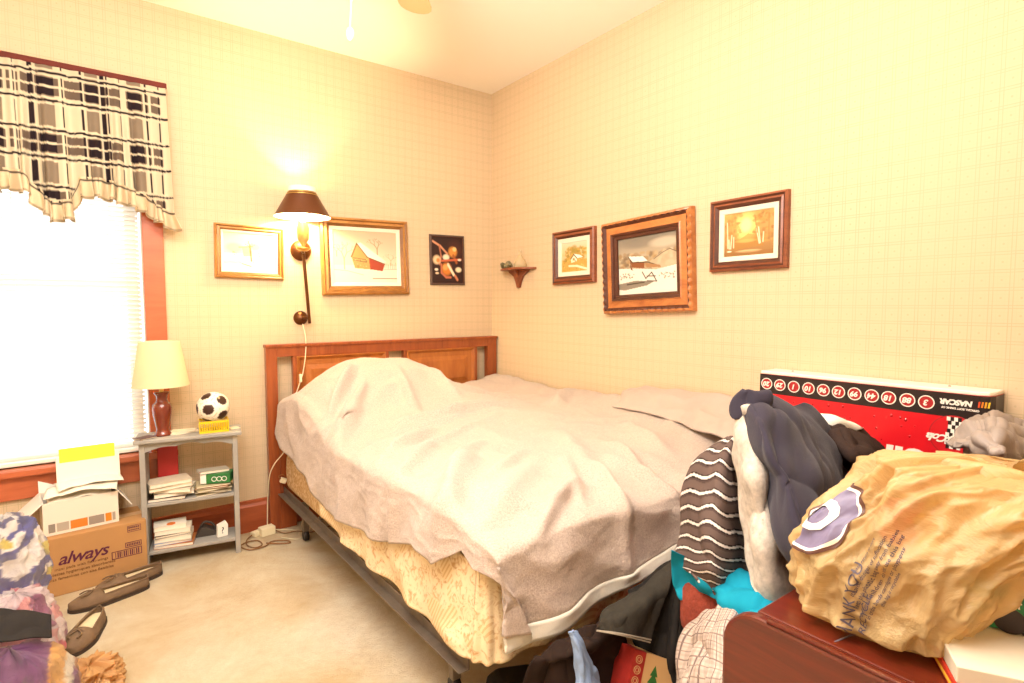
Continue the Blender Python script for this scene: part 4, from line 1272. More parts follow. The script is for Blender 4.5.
def paper_stack(name, label, cat, loc, w, d, n, th, seed, rot=0, colors=('#efe6d2',), group=None, jit=.012):
    """One loose heap: each sheet or magazine is a leaf in the same pile object."""
    rs = random.Random(seed)
    bm = bmesh.new()
    z = 0
    for i in range(n):
        t = th * rs.uniform(.6, 1.3)
        mt = Matrix.Translation((rs.uniform(-jit, jit), rs.uniform(-jit * .5, jit * .5), z)) @ Matrix.Rotation(R(rs.uniform(-7, 7)), 4, 'Z')
        bx(bm, (-w / 2, -d / 2, 0), (w / 2, d / 2, t * .92), mt)
        z += t
    return obj(name, bm, M['paper'], label=label, cat=cat, loc=loc, rot=(0, 0, rot)), z

def booklet(name, label, cat, loc, w, d, t, color, rot=0, tilt=(0, 0), cover=None, group=None):
    """Magazine, envelope or book: page block with a slightly larger cover."""
    o = thing(name, label, cat, loc, (tilt[0], tilt[1], rot), group)
    m1 = mat(name + '_cover', color, .6, var=.12, vscale=20)
    bm = bmesh.new()
    bx(bm, (-w / 2, -d / 2, 0), (w / 2, d / 2, max(.0007, t * .08)))
    bx(bm, (-w / 2, -d / 2, t - max(.0007, t * .08)), (w / 2, d / 2, t))
    bx(bm, (-w / 2, d / 2 - .0012, 0.0), (w / 2, d / 2, t))
    obj('cover', bm, m1, o)
    obj('page_block', box((-w / 2 + .002, -d / 2 + .002, max(.0007, t * .08)), (w / 2 - .002, d / 2 - .0012, t - max(.0007, t * .08))), M['paper'], o)
    return o

# shelf top clutter
booklet('folded_paper', 'dark printed leaflet on the shelf top left of the lamp', 'leaflet', onshelf(-.175, .02, HT + .001), .075, .06, .005, '#6a5046', R(30))
booklet('envelope', 'white envelope on the shelf top behind the lamp', 'envelope', onshelf(-.030, .085, HT + .001), .12, .075, .006, '#efe4cc', R(8))
booklet('envelope', 'white folded letter on the shelf top between lamp and basket', 'envelope', onshelf(-.025, .08, HT + .0075), .10, .06, .005, '#e2d3b6', R(-12))
booklet('folded_paper', 'small cream slip of paper at the right end of the shelf top', 'paper', onshelf(.188, .07, HT + .001), .04, .06, .002, '#e8dcc0', R(10))

# middle shelf: mail heap and a tissue box
zz = SZ[0] + .0008
for k, (x, y, w, d, t, c, r, lab) in enumerate((
        (-.095, .075, .15, .12, .010, '#4a3c34', -4, 'dark covered booklet at the bottom of the mail heap on the middle shelf'),
        (-.075, .078, .16, .11, .012, '#efe6d4', 3, 'white envelope low in the mail heap on the middle shelf'),
        (-.070, .075, .15, .12, .012, '#e9dfca', -6, 'thick white envelope in the middle of the mail heap'),
        (-.090, .072, .17, .12, .010, '#d9c8a6', 5, 'tan magazine near the top of the mail heap'),
        (-.095, .078, .17, .12, .012, '#ded0b6', 9, 'curled beige magazine on top of the mail heap'))):
    booklet('magazine' if 'magazine' in lab else 'envelope' if 'envelope' in lab else 'booklet', lab, 'mail', onshelf(x, y, zz), w, d, t * 1.35, c, RS + R(r * 1.6), tilt=(0, R(1.5 * (k % 3 - 1))), group='mail heaped on the middle shelf')
    zz += t * 1.35 + .002
z2 = SZ[0] + .0008
for k, (x, w, t, c, r, lab) in enumerate(((.085, .15, .006, '#b6a47a', 4, 'lowest folded newspaper right of the mail heap'), (.09, .14, .006, '#8d7c5c', -8, 'second folded newspaper right of the mail heap'),
                                     (.082, .15, .007, '#c2b488', 10, 'third folded newspaper right of the mail heap'), (.09, .14, .006, '#a4683c', -5, 'rust coloured folded paper under the green box'),
                                     (.088, .145, .006, '#c9ba94', 2, 'topmost folded newspaper under the green box'))):
    booklet('newspaper', lab, 'newspaper', onshelf(x, .078, z2), w, .12, t, c, RS + R(r * 1.6), tilt=(0, R(2.0 * (k % 3 - 1))), group='folded papers on the middle shelf')
    z2 += t + .003
M['greenbox'] = mat('green_box', '#2f7d3c', .5, var=.3, vscale=50)
gb = thing('carton_box', 'green and white patterned small box on the papers, middle shelf right', 'box', onshelf(.108, .07, z2 + .0005), RS + R(-14))
obj('box_body', box((-.065, -.04, 0), (.065, .04, .045)), M['greenbox'], gb, bevel=.002)
bm = bmesh.new()
for i in range(3):
    b = lathe([(.009, 0), (.012, 0), (.012, .001), (.009, .001), (.009, 0)], 16, close=False)
    bmesh.ops.rotate(b, verts=b.verts, matrix=Matrix.Rotation(R(90), 3, 'X'))
    bmesh.ops.translate(b, verts=b.verts, vec=(-.005 + i * .022, -.0405, .022))
    t_ = bpy.data.meshes.new('t'); b.to_mesh(t_); b.free(); bm.from_mesh(t_)
obj('white_print', bm, M['white'], gb)
obj('white_end', box((-.0655, -.0405, .002), (-.04, .0405, .0455)), M['white'], gb)
booklet('magazine', 'grey striped magazine lying on the green box', 'magazine', onshelf(.09, .085, z2 + .047), .13, .07, .012, '#b9b2a0', RS + R(14), tilt=(0, R(3)))
# red folder standing behind
obj('red_folder', box((-.042, -.004, 0), (.042, .004, .255)), mat('red_folder', '#b3201c', .5), label='red folder standing at the back of the middle shelf', cat='folder', loc=onshelf(-.10, .148, SZ[0] + .001), rot=(R(-2), 0, RS), bevel=.002)

# lower shelf: stacked books, dark iron, small package
zz = SZ[1] + .0008
for k, (x, w, d, t, c, r, lab) in enumerate((
        (-.075, .16, .12, .014, '#b06a34', -6, 'orange-brown wooden framed booklet at the bottom of the lower shelf pile'),
        (-.085, .15, .11, .012, '#8ba0c8', 3, 'pale blue booklet near the bottom of the lower shelf pile'),
        (-.080, .15, .11, .022, '#ded2bb', -3, 'thick white paperback in the lower shelf pile'),
        (-.085, .145, .105, .010, '#4a3c34', 5, 'thin dark booklet in the lower shelf pile'),
        (-.082, .145, .10, .020, '#e7dcc6', -2, 'white paperback below the top of the lower shelf pile'),
        (-.095, .13, .09, .020, '#f0e8d6', 4, 'topmost white book of the lower shelf pile'))):
    booklet('book' if 'book ' in lab or 'paperback' in lab else 'booklet', lab, 'book', onshelf(x, .072, zz), w, d, t, c, RS + R(r), group='books piled on the lower shelf')
    zz += t + .0006
obj('sticker_disc', lathe([(0, 0), (.018, 0), (.018, .002), (0, .002)], 20, close=False), mat('orange_label', '#d9742c', .6), label='round orange label lying on the topmost white book', cat='label', loc=onshelf(-.09, .045, zz + .0002))
bm = bmesh.new()
prism(bm, [(-.055, 0), (.055, 0), (.045, .016), (.02, .03), (-.01, .045), (-.025, .045), (-.04, .02)], 1, -.028, .028)
tube(bm, [(-.03, 0, .04), (-.01, 0, .062), (.02, 0, .052), (.04, 0, .02)], .006, 8)
obj('flat_iron', bm, mat('dark_iron', '#3b342e', .5), label='small dark triangular object at the back of the lower shelf', cat='ornament', loc=onshelf(.055, .11, SZ[1] + .001), rot=(0, 0, RS), bevel=.003)
pk = thing('medicine_box', 'small white package with black print standing on the lower shelf', 'package', onshelf(.118, .055, SZ[1] + .001), RS + R(12))
bm = bmesh.new()
prism(bm, [(-.022, 0), (.024, 0), (.026, .055), (.018, .07), (-.020, .056)], 1, -.015, .015)
obj('box_body', bm, M['white'], pk, bevel=.002)
text_on('?', .045, M['black'], pk, (.001, -.0156, .03), (R(90), 0, 0), 'printed_mark')

# ------------------------------------------------------------------ cartons left of the shelf
ab = thing('cardboard_box', 'brown cardboard carton printed always, standing on the carpet under the papers', 'box', (-2.228, -.125, 0), R(5))
CW, CD, CH = .192, .12, .243
bm = bmesh.new()
bx(bm, (-CW, -CD, 0), (CW, CD, CH))
obj('carton_body', bm, M['card'], ab, bevel=.003)
obj('tape', box((-CW - .0008, -.022, CH - .05), (CW + .0008, .022, CH + .0008)), mat('packing_tape', '#c9a070', .3), ab)
M['plum'] = mat('plum_ink', '#5a1c3a', .6)
M['inkb'] = mat('brown_ink', '#6b4320', .7)
yf = -CD - .0006
text_on('always', .070, M['plum'], ab, (-.035, yf, .150), (R(90), 0, 0), 'printed_name', shear=.35, spacing=.92, bold=.0008)
text_on('maxi pads with flexi-wings', .017, M['inkb'], ab, (-.04, yf, .112), (R(90), 0, 0), 'printed_line')
text_on('serviettes hygieniques absorbentes', .017, M['inkb'], ab, (-.045, yf, .092), (R(90), 0, 0), 'printed_line')
text_on('toallas femeninas con alas flexibles', .017, M['inkb'], ab, (-.05, yf, .072), (R(90), 0, 0), 'printed_line')
def frame2d(bm, x0, z0, x1, z1, t, y):
    bx(bm, (x0, y, z0), (x1, y + .0006, z0 + t)); bx(bm, (x0, y, z1 - t), (x1, y + .0006, z1))
    bx(bm, (x0, y, z0), (x0 + t, y + .0006, z1)); bx(bm, (x1 - t, y, z0), (x1, y + .0006, z1))
bm = bmesh.new()
frame2d(bm, .122, .202, .172, .230, .002, yf); frame2d(bm, .112, .135, .172, .158, .003, yf); frame2d(bm, .062, .096, .172, .130, .003, yf)
for i in range(12): bx(bm, (.075 + i * .0075, yf, .101), (.075 + i * .0075 + (.0045 if i % 3 else .0022), yf + .0006, .125))
for i in range(6): bx(bm, (.126 + i * .007, yf, .208), (.126 + i * .007 + .005, yf + .0006, .213)); bx(bm, (.126 + i * .007, yf, .218), (.126 + i * .007 + .005, yf + .0006, .225))
for i in range(8): bx(bm, (.118 + i * .0062, yf, .141), (.118 + i * .0062 + .004, yf + .0006, .152))
obj('printed_code_panel', bm, M['plum'], ab)

wb = thing('open_white_box', 'open white box with orange and grey squares on top of the printed carton', 'box', (-2.262, -.108, CH + .002), R(7))
BW, BD, BH = .128, .095, .138
M['wcard'] = mat('white_card', '#e6dccb', .7)
bm = bmesh.new()
t = .004
bx(bm, (-BW, -BD, 0), (BW, BD, t))
bx(bm, (-BW, -BD, t), (BW, -BD + t, BH)); bx(bm, (-BW, BD - t, t), (BW, BD, BH))
bx(bm, (-BW, -BD + t, t), (-BW + t, BD - t, BH)); bx(bm, (BW - t, -BD + t, t), (BW, BD - t, BH))
obj('box_body', bm, M['wcard'], wb)
def flap(name, p0, p1, out, m):
    a, b, c = Vector(p0), Vector(p1), Vector(out)
    n = (b - a).cross(c).normalized() * .0015
    bm = bmesh.new()
    q = [a, b, b + c, a + c]
    A = [bm.verts.new(v + n) for v in q]; B = [bm.verts.new(v - n) for v in q]
    bm.faces.new(A); bm.faces.new(B[::-1])
    for i in range(4): bm.faces.new((A[i], A[(i + 1) % 4], B[(i + 1) % 4], B[i]))
    obj(name, bm, m, wb)
flap('flap', (-BW, -BD, BH), (-BW, BD, BH), (-.07, 0, -.065), M['white'])
flap('flap', (BW, -BD, BH), (BW, BD, BH), (.05, 0, -.075), M['white'])
flap('flap', (-BW, BD, BH), (BW, BD, BH), (0, .015, .06), M['white'])
for x0, x1, c in ((-.112, -.09, '#8d8478'), (-.085, -.045, '#b3a694'), (-.040, .018, '#e07c28'), (.022, .076, '#94887c'), (.080, .102, '#ea8420'), (.105, .116, '#a99c8c')):
    obj('printed_square', box((x0, -BD - .0006, .012), (x1, -BD, .048)), mat('square_' + c[1:], c, .6), wb)
# papers heaped in the open box
M['sheet'] = mat('white_paper', '#f2ead8', .7)
def crumpled(name, label, cat, loc, w, d, h, seed, m, rot=0, lift=.0, group=None, tilt=(0, 0)):
    n = 26
    v, u = np.meshgrid(np.linspace(-1, 1, n), np.linspace(-1, 1, n), indexing='ij')
    G = np.stack([u * w / 2, v * d / 2, np.zeros_like(u)], -1)
    G[..., 2] = h * (1 - (u ** 2 + v ** 2) * .45) + lift * (u + v) + .35 * h * vnoise(G, 3 / w, seed) + .2 * h * np.abs(vnoise(G, 8 / w, seed + 2))
    G[..., 2] -= G[..., 2].min() - .002
    o = obj(name, grid_mesh(name, G), m, label=label, cat=cat, loc=loc, rot=(tilt[0], tilt[1], rot), group=group)
    s = o.modifiers.new('paper_thickness', 'SOLIDIFY'); s.thickness = .002
    return o
crumpled('paper_bag', 'crumpled cream paper filling the open white box', 'paper', (-2.26, -.115, CH + .120), .22, .17, .035, 3, M['paper'], R(5))
crumpled('envelope', 'large white envelope spread across the open white box', 'envelope', (-2.245, -.125, CH + .152), .25, .17, .028, 6, M['sheet'], R(-4))
crumpled('envelope', 'curved white envelope on top of the open box, under the notepad', 'envelope', (-2.225, -.105, CH + .174), .23, .15, .026, 9, M['sheet'], R(10))
npd = thing('notepad', 'white notepad with bright yellow top strip propped against the window sill', 'notepad', (-2.222, -.098, CH + .185), (R(-9), 0, R(4)))
obj('pad_block', box((-.112, -.006, -.02), (.112, .006, .115)), M['sheet'], npd, bevel=.002)
obj('yellow_strip', box((-.100, -.0085, .090), (.096, .0085, .150)), mat('yellow_card', '#f0e63c', .5), npd, bevel=.002)
# ------------------------------------------------------------------ shoes
M['shoe'] = mat('brown_suede', '#7c6248', .8, var=.35, vscale=25, bump=.4, bscale=80)
M['insole'] = mat('cream_insole', '#d9c6a0', .8)
M['sole'] = mat('dark_sole', '#3a2b20', .7)
def shoe(label, loc, rot, L=.27, W=.095, opening=.40, tilt=0):
    t = thing('loafer', label, 'shoe', loc, (tilt, 0, rot), 'loafers beside the printed carton')
    def hw(s):
        return W / 2 * max(1 - abs(2 * s - 1) ** 2.7, 0) ** (1 / 2.7) * (.82 + .22 * math.exp(-((s - .30) / .25) ** 2))
    def hh(s):
        return .036 + .010 * s if s > opening else .024 + .024 * math.sin(min(s / opening, 1) * math.pi / 2)
    n, m = 36, 22
    rows = []
    for i in range(n + 1):
        s = min(max((1 - math.cos(math.pi * i / n)) / 2, .0008), .9992)
        rows.append([(L * s, hw(s) * math.cos(math.pi * j / m), .012 + hh(s) * (math.sin(math.pi * j / m) ** .8)) for j in range(m + 1)])
    bm = bmesh.new()
    V = [[bm.verts.new(p) for p in r] for r in rows]
    for i in range(n):
        for j in range(m):
            s = (1 - math.cos(math.pi * (i + .5) / n)) / 2
            a = (j + .5) / m
            if s > opening and s < .97 and .25 < a < .75: continue
            bm.faces.new((V[i][j], V[i][j + 1], V[i + 1][j + 1], V[i + 1][j]))
    for r in (V[0], V[-1]):
        bm.faces.new(r)
    up = obj('upper', bm, M['shoe'], t, smooth=True)
    sm = up.modifiers.new('leather_thickness', 'SOLIDIFY'); sm.thickness = .004; sm.offset = -1
    bm = bmesh.new()
    sp = [(1 - math.cos(math.pi * i / n)) / 2 for i in range(1, n)]
    pts = [(-.003, 0)] + [(L * q, hw(q) + .003) for q in sp] + [(L + .003, 0)] + [(L * q, -hw(q) - .003) for q in sp[::-1]]
    prism(bm, pts, 2, 0, .014)
    obj('sole', bm, M['sole'], t)
    bm = bmesh.new()
    pts = [(L * i / n, max(hw(i / n) - .006, .002)) for i in range(1, n)] + [(L * i / n, -max(hw(i / n) - .006, .002)) for i in range(n - 1, 0, -1)]
    prism(bm, pts, 2, .015, .030)
    obj('insole', bm, M['insole'], t)
    bm = bmesh.new()
    zt = .012 + hh(opening) + .001
    tube(bm, [(L * opening - .03, -.026, zt - .016), (L * opening - .026, 0, zt + .001), (L * opening - .03, .026, zt - .016)], .004, 6)
    tube(bm, [(L * opening - .028, 0, zt), (L * opening - .05, .018, zt - .004), (L * opening - .07, .012, zt - .006)], .0028, 6)
    tube(bm, [(L * opening - .028, 0, zt), (L * opening - .05, -.018, zt - .004), (L * opening - .075, -.016, zt - .006)], .0028, 6)
    obj('lace', bm, M['shoe'], t, smooth=True)
    rim = []
    for i in range(int(n * opening) + 1, n, 2):
        s = i / n; rim.append((L * s, hw(s) * math.cos(math.pi * .25), .012 + hh(s) * (math.sin(math.pi * .25) ** .8)))
    rim2 = [(x, -y, z) for x, y, z in rim[::-1]]
    bm = bmesh.new(); tube(bm, rim + [(L * .985, 0, .045)] + rim2, .0035, 6)
    obj('collar_trim', bm, M['shoe'], t, smooth=True)
shoe('brown loafer with pale insole, nearer of the pair before the printed carton', (-2.300, -.440, 0.0), R(13), .275)
shoe('brown loafer against the shelf foot, half hidden by the loafer before it', (-2.215, -.345, 0.0), R(18), .25)
shoe('brown loafer standing askew beside the purple bag, pointing away', (-2.285, -.800, 0.0), R(70), .25)

# ------------------------------------------------------------------ cords and adapter on the carpet
ad = thing('power_adapter', 'cream block power adapter on the carpet by the headboard foot', 'power adapter', (-1.495, -.100, .001), R(10))
obj('adapter_case', box((-.038, -.026, 0), (.034, .026, .042)), M['cream'], ad, bevel=.004)
obj('dark_face', box((.034, -.018, .008), (.0352, .018, .034)), M['black'], ad)
ad2 = thing('plug', 'cream plug top lying beside the power adapter', 'plug', (-1.545, -.085, .001), R(25))
obj('plug_case', box((-.024, -.018, 0), (.024, .018, .024)), M['cream'], ad2, bevel=.004)
bm = bmesh.new(); tube(bm, [(.024, 0, .012), (.030, .006, .014), (.033, .004, .012)], .003, 6); obj('strain_relief', bm, M['cream'], ad2, smooth=True)
M['tan'] = mat('tan_cord', '#8a5e34', .6)
def cord(label, pts, r, m, name='extension_cord'):
    bm = bmesh.new(); tube(bm, pts, r, 6)
    o = obj(name, bm, m, label=label, cat='cord', smooth=True)
cord('brown extension cord looping over the carpet beside the bookshelf', [(-1.565, -.09, .012), (-1.60, -.13, .005), (-1.61, -.20, .005), (-1.585, -.25, .005), (-1.55, -.235, .006), (-1.555, -.17, .005), (-1.60, -.16, .007), (-1.64, -.19, .005), (-1.61, -.26, .005), (-1.54, -.26, .005), (-1.50, -.22, .005), (-1.44, -.25, .005), (-1.43, -.29, .005), (-1.48, -.27, .006), (-1.53, -.23, .008)], .0034, M['tan'])
cord('thin brown cord running from the adapter under the bed', [(-1.455, -.10, .012), (-1.42, -.15, .005), (-1.36, -.16, .005), (-1.30, -.22, .005), (-1.20, -.20, .005), (-1.05, -.28, .005)], .003, M['tan'])
cord('pale cord lying on the carpet under the headboard edge', [(-1.47, -.06, .005), (-1.40, -.11, .005), (-1.33, -.20, .005), (-1.38, -.27, .005), (-1.45, -.20, .006)], .0026, M['cream'])
# plug cluster at the headboard edge
pc = thing('wire_nut_connector', 'small cluster of beige plugs hanging at the bed corner', 'plug', (-1.405, -.105, .272))
obj('plug_case', box((-.02, -.012, -.015), (.01, .012, .012), Matrix.Rotation(R(25), 4, 'Y')), M['cream'], pc, bevel=.003)
bm = bmesh.new(); tube(bm, [(-.018, -.002, .012), (-.03, -.012, .03), (-.01, -.015, .037), (.006, -.01, .02)], .0022, 6); obj('wire_loop', bm, M['tan'], pc, smooth=True)

# ------------------------------------------------------------------ bags at the left edge
def bag_mesh(name, rx, ry, h, seed, top=.35, crease=.03, n=(90, 120), lean=(0, 0), power=2.4, neck=0.0, bottom=.85, colorfn=None):
    """Filled plastic bag: flat underside, bulging middle, gathered and creased top."""
    v, u = np.meshgrid(np.linspace(0, 1, n[0]), np.linspace(0, 1, n[1], endpoint=False), indexing='ij')
    ang = u * 2 * np.pi
    prof = np.interp(v, [0, .02, .12, .35, .55, .75, .90, 1.0], [0, bottom * .85, .97, 1.0, .93, .70, top, max(neck, .02)])
    zz = np.interp(v, [0, .02, .12, .35, .55, .75, .90, 1.0], [0, 0, .08, .34, .58, .82, .95, 1.0])
    ex = 2 / power
    cx = np.sign(np.cos(ang)) * np.abs(np.cos(ang)) ** ex
    cy = np.sign(np.sin(ang)) * np.abs(np.sin(ang)) ** ex
    G = np.stack([rx * prof * cx + lean[0] * zz ** 2, ry * prof * cy + lean[1] * zz ** 2, h * zz], -1)
    Pn = np.stack([np.cos(ang) * 1.0, np.sin(ang) * 1.0, zz * 1.2], -1)
    d = (np.abs(vnoise(Pn, 2.0, seed)) * -1.6 + .3) + .5 * (np.abs(vnoise(Pn, 4.6, seed + 3)) * -1.8 + .3) + .25 * (np.abs(vnoise(Pn, 10, seed + 6)) * -1.6 + .25)
    pleat = np.sin(ang * 11 + 4 * vnoise(Pn, 1.5, seed + 8)) * .12
    d = d + pleat * np.clip((zz - .45) / .55, 0, 1)
    for ax_, ay_, az_, w_, kk in ((.9, -.5, 1.25, .75, 5.5), (-.3, .3, 1.5, .5, 7.0), (.5, -1.2, -.4, .25, 5.0)):
        X_, Y_, Z_ = Pn[..., 0] - ax_, Pn[..., 1] - ay_, zz - az_
        rr2 = np.sqrt(X_ ** 2 + Y_ ** 2 + Z_ ** 2) + 1e-6
        t1 = np.stack([X_ / rr2 * kk, Y_ / rr2 * kk, Z_ / rr2 * kk + rr2 * .9], -1)
        d = d + w_ * (.40 - 2.6 * np.abs(vnoise(t1, 1.0, seed + 12 + kk)))
    N = np.stack([np.cos(ang), np.sin(ang), np.clip(zz - .5, 0, 1) * 1.4], -1)
    G = G + N * (d * crease * np.clip(v * 6, 0, 1))[..., None]
    G[..., 2] = np.maximum(G[..., 2], 0.0)
    colr = colorfn(ang, zz, G) if colorfn else None
    return G, grid_mesh(name, G, colr, closed_u=True)

def lerp_colors(base, marks):
    def f(ang, zz, G):
        C = np.ones(G.shape) * np.array(hx(base)[:3])
        for col, seed, sc, th in marks:
            n_ = vnoise(G, sc, seed)
            C[n_ > th] = np.array(hx(col)[:3])
        return C
    return f
M['film_multi'] = plastic_film('printed_film', '#ffffff', .15, .10, attr=True, bump=1.0, bscale=26)
M['film_clear'] = plastic_film('printed_clear_film', '#f0e8e6', .4, .1, attr=True, bump=.9, bscale=30)
_, me = bag_mesh('blue_package', .125, .12, .27, 11, crease=.013, top=.6, colorfn=lerp_colors('#e9e4e0', [('#2c3c9a', 2, 11, .0), ('#1b2a78', 5, 19, .12), ('#efe9e0', 8, 27, .2), ('#d8c23a', 9, 18, .42)]))
bag1 = obj('plastic_package', me, M['film_multi'], label='blue and white shiny plastic package leaning on the printed carton', cat='package', loc=(-2.455, -.80, .255), smooth=True, rot=(R(-6), R(8), .4))
_, me = bag_mesh('pink_package', .115, .12, .22, 21, crease=.013, top=.6, colorfn=lerp_colors('#dcc6cc', [('#d8506a', 3, 10, .05), ('#e89a9a', 5, 14, .1), ('#8a3a6a', 7, 12, .25), ('#f2e6e6', 1, 20, .2)]))
obj('plastic_package', me, M['film_multi'], label='pink and white crinkled plastic package below the blue one', cat='package', loc=(-2.395, -.95, .11), smooth=True)
_, me = bag_mesh('blue_package', .15, .14, .22, 31, crease=.012, top=.6, colorfn=lerp_colors('#cfc6cc', [('#3a4aa0', 3, 8, .1), ('#efe9e4', 5, 14, .15)]))
obj('plastic_package', me, M['film_multi'], label='crumpled grey white plastic bag underneath the blue package', cat='package', loc=(-2.47, -.76, 0.0), smooth=True)
def purple(ang, zz, G):
    C = np.ones(G.shape) * np.array(hx('#6c2f6e')[:3])
    n_ = vnoise(G, 9, 4)
    C[n_ > .12] = np.array(hx('#8a5070')[:3]); C[n_ > .3] = np.array(hx('#b5835a')[:3])
    C[(G[..., 0] > .085) & (G[..., 0] < .118)] = np.array(hx('#d9a04c')[:3])
    C[(G[..., 0] >= .118) & (G[..., 0] < .135) ] = np.array(hx('#e8dfc8')[:3])
    return C
PG, me = bag_mesh('purple_package', .155, .13, .26, 41, crease=.014, power=2.8, colorfn=purple)
pb = thing('purple_bag', 'purple plastic package with dark script letters and orange edge at the left', 'package', (-2.39, -1.16, 0.0))
obj('bag_film', me, M['film_multi'], pb, smooth=True)
tm = text_mesh('an', .13, .0004, shear=.2, bold=.004)
tw = text_mesh('an', .13, .0002, shear=.2, bold=.011)
def wrap_front(me, cx, cz, ry, off):
    for v in me.vertices:
        x = cx + v.co.x; z = cz + v.co.y
        f = max(0.05, 1 - (abs(x) / .165) ** 2.8) ** (1 / 2.8)
        pz = np.interp(z / .26, [0, .08, .34, .58, .82, 1], [.9, .97, 1.0, .93, .70, .3])
        v.co = Vector((x, -ry * f * pz - off, z))
for nm, me_, mm, off in (('letter_outline', tw, M['white'], .006), ('script_letters', tm, mat('dark_plum', '#2a1226', .4), .0075)):
    me_.materials.clear()
    wrap_front(me_, -.015, .115, .13, off)
    obj(nm, me_, mm, pb)
obj('white_panel', grid_mesh('wp', np.array([[(x, -.137 * max(.05, 1 - (abs(x) / .165) ** 2.8) ** (1 / 2.8) - .004, z) for x in np.linspace(.015, .075, 8)] for z in np.linspace(.02, .085, 8)])), mat('striped_panel', '#cbb9a4', .6, var=.2, vscale=60), pb)
M['blackcloth'] = mat('black_cloth', '#17120f', .85, bump=.3, bscale=200)
cloth('black_strap', [[(-2.56, -1.00, .355), (-2.48, -1.05, .345), (-2.39, -1.07, .330), (-2.305, -1.09, .292)],
                      [(-2.56, -1.05, .335), (-2.48, -1.10, .325), (-2.39, -1.12, .300), (-2.302, -1.12, .268)],
                      [(-2.56, -1.10, .295), (-2.48, -1.145, .290), (-2.39, -1.15, .275), (-2.30, -1.14, .250)]], M['blackcloth'], n=(24, 50), amp=.005, thick=.004,
      label='black cloth strap lying over the purple package', cat='strap')
# limp orange-tan shopping bag on the carpet
M['tanfilm'] = plastic_film('tan_film', '#dfae72', .18, .28, bump=.7, bscale=16)
_, me = bag_mesh('tan_bag', .095, .09, .10, 51, crease=.018, top=.75, neck=.2)
obj('shopping_bag', me, M['tanfilm'], label='limp tan plastic shopping bag on the carpet at the bottom left', cat='bag', loc=(-2.225, -1.06, 0.0), smooth=True)

# ------------------------------------------------------------------ red armchair under the clothes
ch = thing('upholstered_chair', 'red terry upholstered chair buried under clothes at the foot of the bed', 'chair', (-.62, -2.38, 0))
def soft_box(lo, hi, r=.04, seed=0):
    bm = bmesh.new()
    bx(bm, lo, hi)
    bmesh.ops.bevel(bm, geom=list(bm.edges), offset=r, segments=4, profile=.5, affect='EDGES')
    return bm
obj('seat', soft_box((-1.075, -2.625, .40), (-.36, -2.34, .555), .05), M['red_uph'], ch, True, smooth=50)
obj('seat_base', box((-1.04, -2.61, .22), (-.36, -2.35, .40)), M['red_uph'], ch, True, bevel=.01)
obj('backrest', soft_box((-.46, -2.62, .50), (-.28, -2.34, .66), .05), M['red_uph'], ch, True, smooth=50)
for x, y in ((-.98, -2.38), (-.98, -2.58), (-.40, -2.38), (-.40, -2.58)):
    bm = bmesh.new(); tube(bm, [(x, y, .23), (x, y, .0)], [.024, .014], 12, smooth=False)
    obj('leg', bm, M['dress'], ch, True)

# ------------------------------------------------------------------ clothes
def striped_fn(u, v, G):
    p = (v * 15 + .25 * np.sin(u * 5) + .15 * np.sin(u * 17)) % 1
    C = np.ones(G.shape) * np.array(hx('#4a3c38')[:3])
    C[p < .5] = np.array(hx('#5e4e48')[:3])
    C[(p > .60) & (p < .78)] = np.array(hx('#d8cdc4')[:3])
    C[(p > .78) & (p < .86)] = np.array(hx('#1f1717')[:3]); C[(p > .52) & (p < .60)] = np.array(hx('#1f1717')[:3])
    return C
def plaid_fn(u, v, G):
    C = np.ones(G.shape) * np.array(hx('#b9a89c')[:3])
    a = (u * 9 + .2 * v) % 1; b = (v * 14) % 1
    C[a < .3] *= .80; C[b < .3] *= .86
    C[np.abs(a - .6) < .07] = np.array(hx('#6a5a58')[:3]); C[np.abs(b - .7) < .06] = np.array(hx('#7a6a64')[:3])
    return C
M['cotton_attr'] = mat('printed_cotton', '#ffffff', .9, attr=True, bump=.25, bscale=260)
M['navy'] = mat('navy_jersey', '#36323e', .9, var=.12, vscale=9, bump=.25, bscale=300, sheen=.1)
M['speck'] = mat('speckled_white', '#d3c8ba', 1.0, var=.45, vscale=60, spec=.1, bump=.5, bscale=150)
M['teal'] = mat('teal_jersey', '#168aa4', .85, var=.15, vscale=14)
M['char'] = mat('charcoal_twill', '#2b2825', .9, var=.3, vscale=20, bump=.3, bscale=250)
M['dkbrown'] = mat('dark_brown_cloth', '#30231d', .9, var=.3, vscale=12, bump=.3, bscale=200)
M['denim'] = mat('grey_denim', '#3b3730', .9, var=.3, vscale=40, bump=.4, bscale=220)
M['ltblue'] = mat('light_blue_cotton', '#8ea6cc', .85, var=.2, vscale=20)
M['brownknit'] = mat('brown_knit', '#3e302b', .95, var=.3, vscale=30, bump=.5, bscale=200)
M['greyn'] = mat('grey_nylon', '#9c8f86', .55, var=.2, vscale=14, bump=.4, bscale=60)
for k_ in ('cotton_attr', 'navy', 'speck', 'teal', 'char', 'dkbrown', 'denim', 'ltblue', 'brownknit'):
    M[k_].node_tree.nodes['Principled BSDF'].inputs['Specular IOR Level'].default_value = .12
cloth('teal_shirt', CTRL['teal'], M['teal'], amp=.008, freq=12, seed=4, fold=.006, nfold=4, label='teal shirt showing under the white towel and striped shirt', cat='shirt')
cloth('plaid_shirt', CTRL['plaid'], M['cotton_attr'], n=(160, 130), amp=.008, freq=12, seed=5, fold=.006, nfold=3, colorfn=plaid_fn, label='pale grey plaid shirt hanging between red chair and brown cabinet', cat='shirt')
cloth('trousers', CTRL['trousers'], M['char'], amp=.012, freq=9, seed=6, fold=.016, nfold=3, thick=.006, label='long charcoal trousers hanging from the bed foot to the floor', cat='trousers')
